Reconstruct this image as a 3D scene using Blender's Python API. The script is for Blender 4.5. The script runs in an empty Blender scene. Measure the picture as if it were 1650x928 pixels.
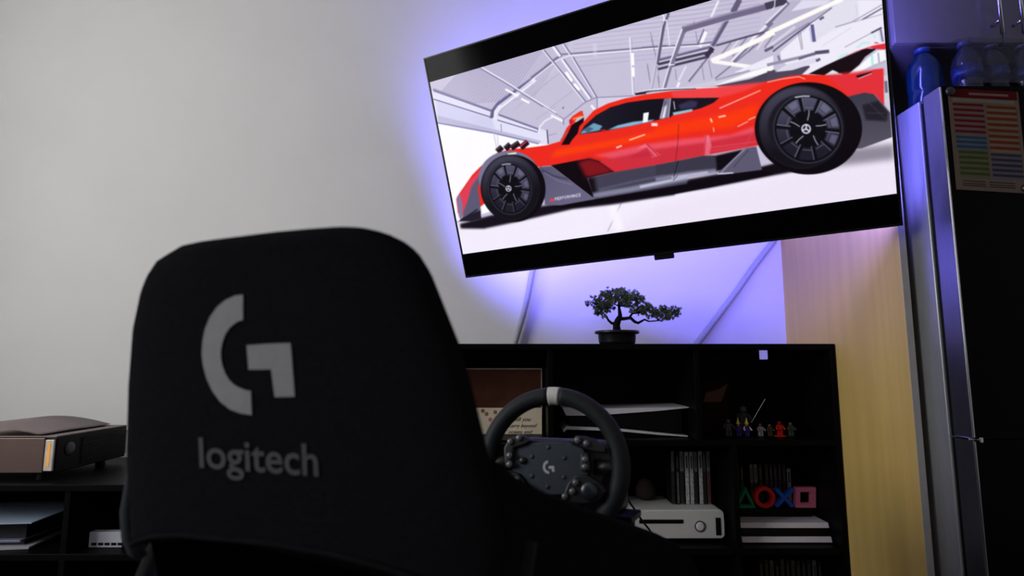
import bpy, bmesh, math, random
import numpy as np
from mathutils import Vector, Matrix

random.seed(7)
SC = bpy.context.scene
COL = SC.collection

# ------------------------------------------------------------------ camera
FPX, PITCH, EYE = 950.0, math.radians(7.3155), 0.86
cam_d = bpy.data.cameras.new('camera')
cam = bpy.data.objects.new('camera', cam_d)
COL.objects.link(cam)
cam.location = (0, 0, EYE)
cam.rotation_euler = (math.pi / 2 + PITCH, 0, 0)
cam_d.sensor_width = 36.0
cam_d.lens = 36.0 * FPX / 1650.0
cam_d.clip_start = 0.02
cam_d.dof.use_dof = True
cam_d.dof.focus_distance = 1.72
cam_d.dof.aperture_fstop = 2.4
SC.camera = cam

# ------------------------------------------------------------------ world, daylight, exposure
SC.view_settings.view_transform = 'Standard'
SC.view_settings.look = 'None'
SC.view_settings.gamma = 1.0
SC.view_settings.exposure = 0.0
SC.view_settings.use_curve_mapping = False
world = bpy.data.worlds.new('sky')
SC.world = world
world.use_nodes = True
wn = world.node_tree
wn.nodes['Background'].inputs[0].default_value = (0.62, 0.72, 0.9, 1)
wn.nodes['Background'].inputs[1].default_value = 0.35

def area_light(name, loc, target, sx, sy, power, color, parent=None, spread=math.pi):
    d = bpy.data.lights.new(name, 'AREA')
    d.shape = 'RECTANGLE'
    d.size, d.size_y, d.energy, d.color = sx, sy, power, color
    d.spread = spread
    o = bpy.data.objects.new(name, d)
    COL.objects.link(o)
    o.location = loc
    v = Vector(target) - Vector(loc)
    o.rotation_euler = v.to_track_quat('-Z', 'Y').to_euler()
    if parent:
        o.parent = parent
    return o

# daylight entering by the window of the left wall
WIN = dict(x=-2.6, y0=-0.45, y1=0.95, z0=0.95, z1=2.25)
area_light('window_daylight', (WIN['x'] - 0.16, 0.25, 1.6), (0.0, 0.25, 1.5), 1.3, 1.2, 69, (1.0, 1.0, 0.99))

# ------------------------------------------------------------------ helpers
CA, SA = math.cos(PITCH), math.sin(PITCH)

def ray(px, py):
    u, v = (px - 825) / FPX, (py - 464) / FPX
    return Vector((u, SA * v + CA, SA - CA * v))

def at_y(px, py, Y):
    d = ray(px, py)
    return d * (Y / d.y) + Vector((0, 0, EYE))

def at_plane(px, py, P, N):
    d = ray(px, py)
    return d * ((P - Vector((0, 0, EYE))).dot(N) / d.dot(N)) + Vector((0, 0, EYE))

def s2l(c):
    return tuple(((x / 255) / 12.92 if x / 255 <= 0.04045 else ((x / 255 + 0.055) / 1.055) ** 2.4) for x in c)

MATS = {}

def mat(name, color, rough=0.6, metal=0.0, var=0.12, scale=30.0, bump=0.0, stretch=None, emit=None, estr=0.0, trans=0.0, spec=0.5, coat=0.0, alpha=1.0, color2=None):
    if name in MATS:
        return MATS[name]
    m = bpy.data.materials.new(name)
    m.use_nodes = True
    nt = m.node_tree
    b = nt.nodes['Principled BSDF']
    tc = nt.nodes.new('ShaderNodeTexCoord')
    mp = nt.nodes.new('ShaderNodeMapping')
    nt.links.new(tc.outputs['Object'], mp.inputs[0])
    if stretch:
        mp.inputs['Scale'].default_value = stretch
    nz = nt.nodes.new('ShaderNodeTexNoise')
    nz.inputs['Scale'].default_value = scale
    nz.inputs['Detail'].default_value = 5
    nt.links.new(mp.outputs[0], nz.inputs['Vector'])
    rp = nt.nodes.new('ShaderNodeValToRGB')
    c1 = tuple(max(0, x * (1 - var)) for x in color)
    c2 = color2 if color2 else tuple(min(1, x * (1 + var)) for x in color)
    rp.color_ramp.elements[0].position = 0.3
    rp.color_ramp.elements[1].position = 0.7
    rp.color_ramp.elements[0].color = (*c1, 1)
    rp.color_ramp.elements[1].color = (*c2, 1)
    nt.links.new(nz.outputs['Fac'], rp.inputs[0])
    nt.links.new(rp.outputs[0], b.inputs['Base Color'])
    b.inputs['Roughness'].default_value = rough
    b.inputs['Metallic'].default_value = metal
    b.inputs['Specular IOR Level'].default_value = spec
    b.inputs['Transmission Weight'].default_value = trans
    b.inputs['Coat Weight'].default_value = coat
    b.inputs['Alpha'].default_value = alpha
    if emit:
        b.inputs['Emission Color'].default_value = (*emit, 1)
        b.inputs['Emission Strength'].default_value = estr
    if bump:
        bp = nt.nodes.new('ShaderNodeBump')
        bp.inputs['Strength'].default_value = bump
        bp.inputs['Distance'].default_value = 0.002
        nt.links.new(nz.outputs['Fac'], bp.inputs['Height'])
        nt.links.new(bp.outputs[0], b.inputs['Normal'])
    MATS[name] = m
    return m

class MB:
    """collects shapes of ONE piece"""
    def __init__(self):
        self.v, self.f = [], []
    def add(self, vs, fs):
        n = len(self.v)
        self.v += [tuple(p) for p in vs]
        self.f += [tuple(i + n for i in q) for q in fs]
        return self
    def box(self, x0, x1, y0, y1, z0, z1, M=None):
        vs = [(x, y, z) for z in (z0, z1) for y in (y0, y1) for x in (x0, x1)]
        if M:
            vs = [M @ Vector(p) for p in vs]
        return self.add(vs, [(0, 2, 3, 1), (4, 5, 7, 6), (0, 1, 5, 4), (2, 6, 7, 3), (0, 4, 6, 2), (1, 3, 7, 5)])
    def tube(self, pts, rad, seg=10, caps=True):
        pts = [Vector(p) for p in pts]
        n = len(pts)
        rads = rad if isinstance(rad, (list, tuple)) else [rad] * n
        vs, fs = [], []
        prev = None
        for i, p in enumerate(pts):
            t = (pts[min(i + 1, n - 1)] - pts[max(i - 1, 0)]).normalized()
            if prev is None:
                u = t.orthogonal().normalized()
            else:
                u = (prev - t * prev.dot(t)).normalized()
            prev = u
            w = t.cross(u)
            for k in range(seg):
                a = 2 * math.pi * k / seg
                vs.append(p + (u * math.cos(a) + w * math.sin(a)) * rads[i])
        for i in range(n - 1):
            for k in range(seg):
                k2 = (k + 1) % seg
                fs.append((i * seg + k, i * seg + k2, (i + 1) * seg + k2, (i + 1) * seg + k))
        if caps:
            fs.append(tuple(range(seg))[::-1])
            fs.append(tuple((n - 1) * seg + k for k in range(seg)))
        return self.add(vs, fs)
    def lathe(self, prof, seg=24, M=None):
        """profile of (r, z) about the z axis"""
        vs, fs = [], []
        for r, z in prof:
            for k in range(seg):
                a = 2 * math.pi * k / seg
                vs.append(Vector((r * math.cos(a), r * math.sin(a), z)))
        if M:
            vs = [M @ p for p in vs]
        for i in range(len(prof) - 1):
            for k in range(seg):
                k2 = (k + 1) % seg
                fs.append((i * seg + k, i * seg + k2, (i + 1) * seg + k2, (i + 1) * seg + k))
        fs.append(tuple(range(seg))[::-1])
        fs.append(tuple((len(prof) - 1) * seg + k for k in range(seg)))
        return self.add(vs, fs)
    def prism(self, poly, y0, y1, M=None):
        """polygon in x,z extruded along y"""
        n = len(poly)
        vs = [Vector((x, y0, z)) for x, z in poly] + [Vector((x, y1, z)) for x, z in poly]
        if M:
            vs = [M @ p for p in vs]
        fs = [tuple(range(n)), tuple(range(2 * n - 1, n - 1, -1))]
        fs += [(i, i + n, (i + 1) % n + n, (i + 1) % n) for i in range(n)]
        return self.add(vs, fs)
    def build(self, name, m, parent=None, bevel=0.0, smooth=False, subsurf=0, local=None):
        me = bpy.data.meshes.new(name)
        me.from_pydata(self.v, [], self.f)
        bm = bmesh.new()
        bm.from_mesh(me)
        bmesh.ops.recalc_face_normals(bm, faces=bm.faces)
        bm.to_mesh(me)
        bm.free()
        me.materials.append(m)
        o = bpy.data.objects.new(name, me)
        COL.objects.link(o)
        if bevel:
            md = o.modifiers.new('bevel', 'BEVEL')
            md.width, md.segments, md.limit_method = bevel, 3, 'ANGLE'
            md.angle_limit = math.radians(40)
        if subsurf:
            md = o.modifiers.new('sub', 'SUBSURF')
            md.levels = md.render_levels = subsurf
        if smooth or bevel:
            me.polygons.foreach_set('use_smooth', [True] * len(me.polygons))
            if bevel or smooth == 'auto':
                md = o.modifiers.new('wn', 'WEIGHTED_NORMAL')
                md.keep_sharp = False
        if parent:
            o.parent = parent
        return o

def tag(o, label=None, cat=None, group=None, kind=None):
    if label: o['label'] = label
    if cat: o['category'] = cat
    if group: o['group'] = group
    if kind: o['kind'] = kind
    return o

def thing(name, label, cat, loc=(0, 0, 0), group=None):
    o = bpy.data.objects.new(name, None)
    o.empty_display_size = 0.05
    COL.objects.link(o)
    o.location = loc
    return tag(o, label, cat, group)

def text_mesh(body, size, depth=0.0005, shear=0.0, offset=0.0, align='CENTER'):
    cu = bpy.data.curves.new('lettering', 'FONT')
    cu.body, cu.size, cu.extrude, cu.shear, cu.offset = body, size, depth, shear, offset
    cu.align_x = align
    cu.resolution_u = 4
    ob = bpy.data.objects.new('lettering', cu)
    COL.objects.link(ob)
    bpy.context.view_layer.update()
    me = bpy.data.meshes.new_from_object(ob)
    vs = [v.co.copy() for v in me.vertices]
    fs = [tuple(p.vertices) for p in me.polygons]
    bpy.data.objects.remove(ob)
    bpy.data.meshes.remove(me)
    bpy.data.curves.remove(cu)
    return vs, fs

# materials
WALL = mat('wall_paint', (0.72, 0.714, 0.70), 0.9, var=0.02, scale=4, bump=0.05)
CEIL = mat('ceiling_paint', (0.8, 0.8, 0.79), 0.9, var=0.02)
FLOOR = mat('floor_wood', (0.07, 0.05, 0.035), 0.5, var=0.4, scale=6, stretch=(1, 12, 1))
PANEL = mat('beech_laminate', (0.58, 0.40, 0.125), 0.5, var=0.09, spec=0.2, scale=5, stretch=(6, 6, 0.35))
PANEL_EDGE = mat('panel_edge_band', (0.42, 0.41, 0.40), 0.5, var=0.05)
BLACKWOOD = mat('black_furniture', (0.0022, 0.002, 0.0024), 0.45, var=0.3, scale=8, spec=0.06)
BLACKPLASTIC = mat('black_plastic', (0.003, 0.003, 0.0035), 0.4, var=0.2, spec=0.12)
SATINBLACK = mat('satin_black_metal', (0.003, 0.003, 0.0035), 0.4, metal=0.0, var=0.2, spec=0.12)
FABRIC = mat('black_fabric', (0.0085, 0.0085, 0.0105), 0.95, var=0.25, scale=220, bump=0.2, spec=0.0)
FABRIC_DARK = mat('black_mesh_fabric', (0.0008, 0.0008, 0.001), 0.95, var=0.2, scale=220, spec=0.0)
SILVERPRINT = mat('grey_print', (0.24, 0.245, 0.26), 0.7, spec=0.1, var=0.05, scale=60)
GREYPRINT = mat('dim_grey_print', (0.075, 0.075, 0.08), 0.7, spec=0.1, var=0.08, scale=60)
WHITEPLASTIC = mat('white_plastic', (0.58, 0.56, 0.60), 0.4, spec=0.3, var=0.03)
CHROME = mat('chrome', (0.75, 0.75, 0.78), 0.18, metal=1.0, var=0.05)
STEEL = mat('brushed_steel', (0.30, 0.31, 0.33), 0.33, metal=0.45, var=0.15, scale=14, stretch=(1, 60, 1))

# ------------------------------------------------------------------ the setting
YB = 2.12            # back wall
XP = 0.984           # face of the beech side panel
def struct(o):
    return tag(o, kind='structure')

struct(MB().box(-2.75, 3.0, -2.65, YB + 0.15, -0.1, 0.0).build('floor', FLOOR))
struct(MB().box(-2.75, 3.0, -2.65, YB + 0.15, 2.6, 2.7).build('ceiling', CEIL))
struct(MB().box(-2.75, 3.0, YB, YB + 0.15, 0, 2.6).build('wall_back', WALL))
struct(MB().box(2.85, 3.0, -2.5, YB, 0, 2.6).build('wall_right', WALL))
struct(MB().box(-2.75, 3.0, -2.65, -2.5, 0, 2.6).build('wall_rear', WALL))
w = MB()
X = WIN['x']
w.box(X - 0.15, X, -2.5, WIN['y0'], 0, 2.6)
w.box(X - 0.15, X, WIN['y1'], YB, 0, 2.6)
w.box(X - 0.15, X, WIN['y0'], WIN['y1'], 0, WIN['z0'])
w.box(X - 0.15, X, WIN['y0'], WIN['y1'], WIN['z1'], 2.6)
struct(w.build('wall_left', WALL))
win = struct(thing('window_1', None, None, (X - 0.075, 0.25, WIN['z0'])))
FRAME = mat('window_frame_white', (0.8, 0.8, 0.8), 0.4, var=0.03)
hy, hz = 0.70, 1.30
m = MB()
for a, b in ((-hy, -hy + 0.06), (hy - 0.06, hy), (-0.03, 0.03)):
    m.box(-0.03, 0.03, a, b, 0, hz)
for a, b in ((0, 0.06), (hz - 0.06, hz)):
    m.box(-0.03, 0.03, -hy, hy, a, b)
m.build('window_frame', FRAME, win)
GL = bpy.data.materials.new('window_glass'); GL.use_nodes = True
nt = GL.node_tree; nt.nodes.clear()
oo = nt.nodes.new('ShaderNodeOutputMaterial'); mx = nt.nodes.new('ShaderNodeMixShader')
tr = nt.nodes.new('ShaderNodeBsdfTransparent'); gl = nt.nodes.new('ShaderNodeBsdfGlossy')
gl.inputs['Roughness'].default_value = 0.02; mx.inputs[0].default_value = 0.06
nt.links.new(tr.outputs[0], mx.inputs[1]); nt.links.new(gl.outputs[0], mx.inputs[2]); nt.links.new(mx.outputs[0], oo.inputs[0])
for a, b in ((-hy + 0.06, -0.03), (0.03, hy - 0.06)):
    MB().box(-0.004, 0.004, a, b, 0.06, hz - 0.06).build('pane', GL, win)
struct(MB().box(-2.6, -1.62, YB - 0.012, YB, 0, 0.07).build('baseboard_back', FRAME))

# ------------------------------------------------------------------ beech side panel of the fridge housing
pn = thing('side_panel', 'tall tan wood-grain panel between black bookcase and fridge', 'panel', (XP, 1.471, 0))
MB().box(0.0, 0.017, 0.0015, YB - 1.471, 0, 2.45).build('board', PANEL, pn)
MB().box(0.0, 0.0172, 0.0, 0.0015, 0, 2.45).build('edge_band', PANEL_EDGE, pn)

# ------------------------------------------------------------------ wall cabinet over the fridge
wc = thing('wall_cabinet', 'glossy wall cabinet with upright bar handles above the fridge', 'cabinet', (1.003, 1.47, 1.690))
LAMI = mat('cabinet_gloss_grey', (0.17, 0.16, 0.155), 0.22, var=0.04, spec=0.5)
CARC = mat('cabinet_carcass', (0.10, 0.095, 0.10), 0.6, var=0.05)
MB().box(0, 0.9, 0.0, YB - 1.47 - 0.002, 0.0, 0.72).build('carcass', CARC, wc)
for i, (x0, x1, hx) in enumerate(((0.002, 0.284, 0.258), (0.288, 0.570, 0.314), (0.574, 0.90, 0.87))):
    d = MB().box(x0, x1, -0.02, -0.001, 0.004, 0.716).build('door', LAMI, wc, bevel=0.002)
    h = MB()
    h.tube([(hx, -0.05, 0.012), (hx, -0.05, 0.34)], 0.005)
    h.tube([(hx, -0.05, 0.05), (hx, -0.019, 0.05)], 0.004)
    h.tube([(hx, -0.05, 0.29), (hx, -0.019, 0.29)], 0.004)
    h.build('handle', CHROME, d, smooth=True)

# ------------------------------------------------------------------ fridge
FX, FY = 1.02, 1.333
FT = 1.517
fr = thing('fridge', 'tall steel fridge with dark doors and a food chart on its front', 'fridge', (FX, FY, 0))
DOORSTEEL = mat('dark_door_steel', (0.17, 0.17, 0.20), 0.3, metal=0.9, var=0.15, scale=14, stretch=(1, 60, 1))
DARKDOOR = mat('unlit_steel_door', (0.0018, 0.0014, 0.002), 0.35, var=0.1, spec=0.06)  # lack of light on the steel door fronts is put into this near-black
MB().box(0, 0.60, 0.075, 0.70, 0.03, FT - 0.004).build('body', STEEL, fr, bevel=0.004)
MB().box(0.006, 0.594, 0.060, 0.075, 0.04, FT - 0.012).build('gasket', BLACKPLASTIC, fr)
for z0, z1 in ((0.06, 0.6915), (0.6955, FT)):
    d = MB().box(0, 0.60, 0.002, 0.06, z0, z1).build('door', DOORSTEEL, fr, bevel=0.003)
    MB().box(0.003, 0.597, 0.0, 0.002, z0 + 0.0005, z1 - 0.0005).build('shaded_front_skin', DARKDOOR, d)
    MB().tube([(0.0015, 0.001, z0 + 0.003), (0.0015, 0.001, z1 - 0.003)], 0.002, 6).build('edge_trim', CHROME, d)
h = MB().box(-0.003, 0.02, 0.004, 0.072, 0.6922, 0.6948)
h.box(-0.004, -0.0005, 0.01, 0.05, 0.690, 0.697)
h.tube([(0.012, -0.004, 0.688), (0.012, -0.004, 0.699)], 0.004)
h.build('hinge', CHROME, fr, bevel=0.001)
for sx in (0.05, 0.55):
    for sy in (0.12, 0.62):
        MB().lathe([(0.02, 0.0), (0.018, 0.032)], 12, Matrix.Translation((sx, sy, 0))).build('foot', BLACKPLASTIC, fr)

# food chart held by magnets on the door
CH = [(1526, 142), (1640, 148), (1657, 312), (1541, 305)]
def chart_pt(u, v, lift=0.0):
    a = Vector(CH[0]).lerp(Vector(CH[1]), u)
    b = Vector(CH[3]).lerp(Vector(CH[2]), u)
    p = a.lerp(b, v)
    return at_y(p.x, p.y, FY - 0.0012 - lift)
ch = thing('food_chart', 'printed food table with red, blue, orange and green rows on fridge door', 'poster', chart_pt(0.5, 1.0))
def chart_quad(u0, u1, v0, v1, lift, name, col, parent=ch):
    o = ch.location
    m = MB()
    p = [chart_pt(u, v, l) - o for l in (lift, lift - 0.0004) for u, v in ((u0, v0), (u1, v0), (u1, v1), (u0, v1))]
    m.add(p, [(0, 1, 2, 3), (7, 6, 5, 4), (0, 4, 5, 1), (1, 5, 6, 2), (2, 6, 7, 3), (3, 7, 4, 0)])
    return m.build(name, mat('print_%d_%d_%d' % col, tuple(0.27 * q for q in s2l(col)), 0.7, spec=0.1, var=0.06), parent)  # shade over the chart is put into its darkened print colours
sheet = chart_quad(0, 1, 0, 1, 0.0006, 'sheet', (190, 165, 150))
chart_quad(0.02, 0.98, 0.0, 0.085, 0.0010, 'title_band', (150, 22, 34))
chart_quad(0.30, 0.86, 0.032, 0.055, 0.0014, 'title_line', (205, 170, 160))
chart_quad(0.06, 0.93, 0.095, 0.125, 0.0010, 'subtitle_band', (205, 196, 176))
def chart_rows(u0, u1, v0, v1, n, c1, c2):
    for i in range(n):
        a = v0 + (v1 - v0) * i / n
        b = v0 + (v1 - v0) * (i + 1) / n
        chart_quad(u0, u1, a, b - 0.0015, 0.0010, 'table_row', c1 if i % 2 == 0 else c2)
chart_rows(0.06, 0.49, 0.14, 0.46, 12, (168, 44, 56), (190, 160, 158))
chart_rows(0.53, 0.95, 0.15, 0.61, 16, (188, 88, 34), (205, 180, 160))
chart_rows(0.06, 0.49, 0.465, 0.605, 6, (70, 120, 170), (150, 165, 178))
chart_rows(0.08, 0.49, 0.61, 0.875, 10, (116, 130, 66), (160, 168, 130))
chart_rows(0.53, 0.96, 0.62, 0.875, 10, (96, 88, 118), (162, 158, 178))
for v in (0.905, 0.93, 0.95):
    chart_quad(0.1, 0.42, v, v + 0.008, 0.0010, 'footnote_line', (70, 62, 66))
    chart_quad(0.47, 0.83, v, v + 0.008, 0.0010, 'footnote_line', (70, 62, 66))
for (u, v), lab in (((0.03, 0.035), 'small round dark magnet at top corner of the food chart'), ((0.97, 0.95), 'small round dark magnet at lower corner of the food chart')):
    p = chart_pt(u, v, 0.001)
    mg = MB().lathe([(0.011, 0), (0.011, 0.004), (0.008, 0.007), (0.003, 0.008)], 16, Matrix.Rotation(math.pi / 2, 4, 'X')).build('magnet', mat('magnet_dark', (0.02, 0.018, 0.018), 0.25), smooth=True)
    mg.location = p
    tag(mg, lab, 'magnet')

# bottles on top of the fridge
def bottle(x, y, h, r, col, cap, label, body_label=True, name='water_bottle', grp=None):
    t = thing(name, label, 'bottle', (x, y, FT + 0.0005), grp)
    pet = mat('pet_%s' % name + str(col), col, 0.15, var=0.1, trans=0.35, spec=0.5)
    k = h
    MB().lathe([(r * 0.8, 0), (r, 0.006), (r, k * 0.22), (r * 0.93, k * 0.25), (r, k * 0.28), (r, k * 0.62), (r * 0.8, k * 0.76), (r * 0.42, k * 0.88), (r * 0.4, k * 0.92)], 20).build('body', pet, t, smooth=True)
    MB().lathe([(r * 0.46, k * 0.915), (r * 0.46, k * 0.99), (r * 0.4, k)], 16).build('cap', mat('cap_' + str(cap), cap, 0.4), t, smooth='auto')
    if body_label:
        MB().lathe([(r * 1.012, k * 0.3), (r * 1.012, k * 0.56)], 20).build('paper_label', mat('bottle_label_blue', (0.03, 0.05, 0.16), 0.5, var=0.7, scale=90), t, smooth='auto')
    return t
bottle(1.075, 1.455, 0.160, 0.040, (0.004, 0.03, 0.075), (0.02, 0.05, 0.16), 'wide deep blue bottle at the left end of the fridge top', False, 'blue_bottle')
names = ['clear bottle next to the wide blue bottle on the fridge', 'second clear bottle along the fridge top from the blue bottle', 'third clear bottle along the fridge top from the blue bottle', 'fourth clear bottle along the fridge top from the blue bottle', 'rightmost clear bottle on the fridge top']
for i in range(5):
    bottle(1.155 + i * 0.074, 1.415 + 0.008 * (i % 2), 0.156 - 0.004 * (i % 3), 0.033, (0.03, 0.034, 0.05), (0.07, 0.08, 0.14) if i < 3 else (0.08, 0.08, 0.09), names[i], i in (0, 1, 2, 4), 'water_bottle', 'clear bottles on the fridge')

# crumpled clear film draped over the clear bottles
FILM = bpy.data.materials.new('clear_film'); FILM.use_nodes = True
nt = FILM.node_tree; nt.nodes.clear()
oo = nt.nodes.new('ShaderNodeOutputMaterial'); mx = nt.nodes.new('ShaderNodeMixShader')
tr = nt.nodes.new('ShaderNodeBsdfTransparent'); gl = nt.nodes.new('ShaderNodeBsdfPrincipled')
gl.inputs['Roughness'].default_value = 0.28; gl.inputs['Base Color'].default_value = (0.10, 0.10, 0.12, 1)
nz = nt.nodes.new('ShaderNodeTexNoise'); nz.inputs['Scale'].default_value = 25
mr = nt.nodes.new('ShaderNodeMapRange'); mr.inputs[3].default_value = 0.10; mr.inputs[4].default_value = 0.5
nt.links.new(nz.outputs['Fac'], mr.inputs[0]); nt.links.new(mr.outputs[0], mx.inputs[0])
nt.links.new(tr.outputs[0], mx.inputs[1]); nt.links.new(gl.outputs[0], mx.inputs[2]); nt.links.new(mx.outputs[0], oo.inputs[0])
fvs, ffs = [], []
NU, NW = 60, 16
rf = random.Random(5)
for j in range(NW + 1):
    v = j / NW
    for i in range(NU + 1):
        x = 1.118 + 0.384 * i / NU
        ph = (x - 1.155) / 0.074
        top = 0.160 + 0.0022 * math.cos(2 * math.pi * ph)
        if v < 0.45:
            y, z = 1.378, 0.03 + (top - 0.04) * v / 0.45
        elif v < 0.6:
            q = (v - 0.45) / 0.15
            y, z = 1.378 + 0.03 * q, top - 0.01 + 0.01 * q
        else:
            q = (v - 0.6) / 0.4
            y, z = 1.408 + 0.05 * q, top + 0.0015 * math.sin(9 * q + 3 * ph)
        fvs.append((x, y + rf.uniform(-0.0015, 0.0005), FT + z + rf.uniform(-0.0006, 0.0006)))
for j in range(NW):
    for i in range(NU):
        k = j * (NU + 1) + i
        ffs.append((k, k + 1, k + NU + 2, k + NU + 1))
fl = MB().add([(x - 1.31, y - 1.41, z - FT) for x, y, z in fvs], ffs).build('plastic_film', FILM, smooth=True)
fl.location = (1.31, 1.41, FT)
tag(fl, 'crumpled clear film draped over the bottles on the fridge', 'plastic film')

# ------------------------------------------------------------------ television
TL, TR_, BR_, BL = Vector((-.279, 1.752, .86 + .955)), Vector((.833, 1.218, .86 + 1.007)), Vector((.959, 1.414, .86 + .336)), Vector((-.154, 1.949, .86 + .284))
TW, TH = 1.235, 0.71
ctr = (TL + TR_ + BR_ + BL) / 4
ex = ((TR_ - TL) + (BR_ - BL)).normalized()
ez = ((TL - BL) + (TR_ - BR_))
ez = (ez - ex * ez.dot(ex)).normalized()
ey = ez.cross(ex)
TVM = Matrix(((ex.x, ey.x, ez.x, ctr.x), (ex.y, ey.y, ez.y, ctr.y), (ex.z, ey.z, ez.z, ctr.z), (0, 0, 0, 1)))
tv = thing('television', 'large tilted flat television showing a red sports car', 'television')
tv.matrix_world = TVM
TVBLACK = mat('tv_black', (0.004, 0.004, 0.005), 0.35, var=0.1, spec=0.3)
MB().box(-TW / 2, TW / 2, 0.002, 0.022, -TH / 2, TH / 2).build('cabinet', TVBLACK, tv, bevel=0.003)
MB().box(-0.45, 0.45, 0.022, 0.058, -0.30, 0.12).build('rear_housing', TVBLACK, tv, bevel=0.01)
fm = MB()
for x0, x1, z0, z1 in ((-TW / 2, TW / 2, TH / 2 - 0.004, TH / 2), (-TW / 2, TW / 2, -TH / 2, -TH / 2 + 0.006), (-TW / 2, -TW / 2 + 0.004, -TH / 2, TH / 2), (TW / 2 - 0.005, TW / 2, -TH / 2, TH / 2)):
    fm.box(x0, x1, -0.002, 0.003, z0, z1)
fm.build('bezel', TVBLACK, tv)
GLASSBLACK = mat('screen_glass_black', (0.0012, 0.001, 0.0016), 0.1, var=0.05, spec=0.04)
scr = MB().box(-TW / 2 + 0.004, TW / 2 - 0.005, 0.0, 0.003, -TH / 2 + 0.006, TH / 2 - 0.004).build('screen', GLASSBLACK, tv)
MB().box(-0.028, 0.028, 0.004, 0.018, -TH / 2 - 0.016, -TH / 2 + 0.002, Matrix.Translation((0.035, 0, 0))).build('sensor', TVBLACK, tv, bevel=0.003)
LED = mat('violet_led', (0.3, 0.28, 0.6), 0.5, emit=(0.30, 0.26, 1.0), estr=2.0)
ST = 0.02
#  name, box, light position, size x, size z, power, colour
LEDC = (0.19, 0.17, 1.0)
def led(x0, x1, z0, z1, power, col, spread=180):
    MB().box(x0, x1, 0.0225, 0.025, z0, z1).build('led_strip', LED, tv)
    d = bpy.data.lights.new('led_strip_light', 'AREA')
    d.shape, d.size, d.size_y, d.energy, d.color = 'RECTANGLE', x1 - x0, z1 - z0, power, col
    d.spread = math.radians(spread)
    o = bpy.data.objects.new('led_strip_light', d)
    COL.objects.link(o)
    o.parent = tv
    o.location = ((x0 + x1) / 2, 0.028, (z0 + z1) / 2)
    o.rotation_euler = (math.pi / 2, 0, 0)     # shines along +y, to the wall
led(-0.60, -0.58, -0.30, 0.30, 2.1, LEDC, 125)
led(0.585, 0.605, -0.30, 0.30, 3.0, LEDC)
led(-0.57, 0.57, 0.32, 0.34, 6.2, LEDC, 150)
led(-0.52, 0.57, -0.34, -0.32, 8.0, LEDC, 135)

# wall arm, fixed to the television
WI = TVM.inverted()
pA, pC = Vector((0.42, YB - 0.02, 1.47)), TVM @ Vector((0, 0.075, -0.02))
pB = Vector((0.26, (pA.y + pC.y) / 2, 1.47))
MB().box(0.32, 0.52, YB - 0.02, YB - 0.0005, 1.32, 1.62, WI).build('wall_plate', SATINBLACK, tv, bevel=0.004)
MB().tube([WI @ pA, WI @ pB], 0.022).build('arm_segment', SATINBLACK, tv)
MB().tube([WI @ pB, WI @ pC], 0.022).build('arm_segment', SATINBLACK, tv)
MB().box(-0.18, 0.18, 0.0585, 0.074, -0.16, 0.10).build('mount_plate', SATINBLACK, tv)

# cable sleeves from the television down behind the bookcase
SLEEVE = mat('grey_cable_sleeve', (0.36, 0.36, 0.38), 0.6, var=0.15, scale=250, bump=0.4)
for pts, lab, yy, top in (([(862, 420), (856, 446), (851, 475), (843, 508), (830, 552), (826, 580)], 'pale cable sleeve hanging below the left corner of the television', 2.098, (-0.42, 0.042, -0.28)),
                 ([(1251, 382), (1240, 397), (1216, 428), (1188, 468), (1155, 512), (1124, 553), (1112, 575)], 'pale cable sleeve slanting down below the right of the television', 2.098, (0.36, 0.070, -0.25))):
    P = [at_y(x, y, yy) for x, y in pts]
    P.append(Vector((P[-1].x, yy, 0.012)))
    o = P[-1].copy()
    c = MB().tube([p - o for p in P], 0.0105, 12).build('cable_sleeve', SLEEVE, smooth=True)
    c.location = o
    tag(c, lab, 'cable')

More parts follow.
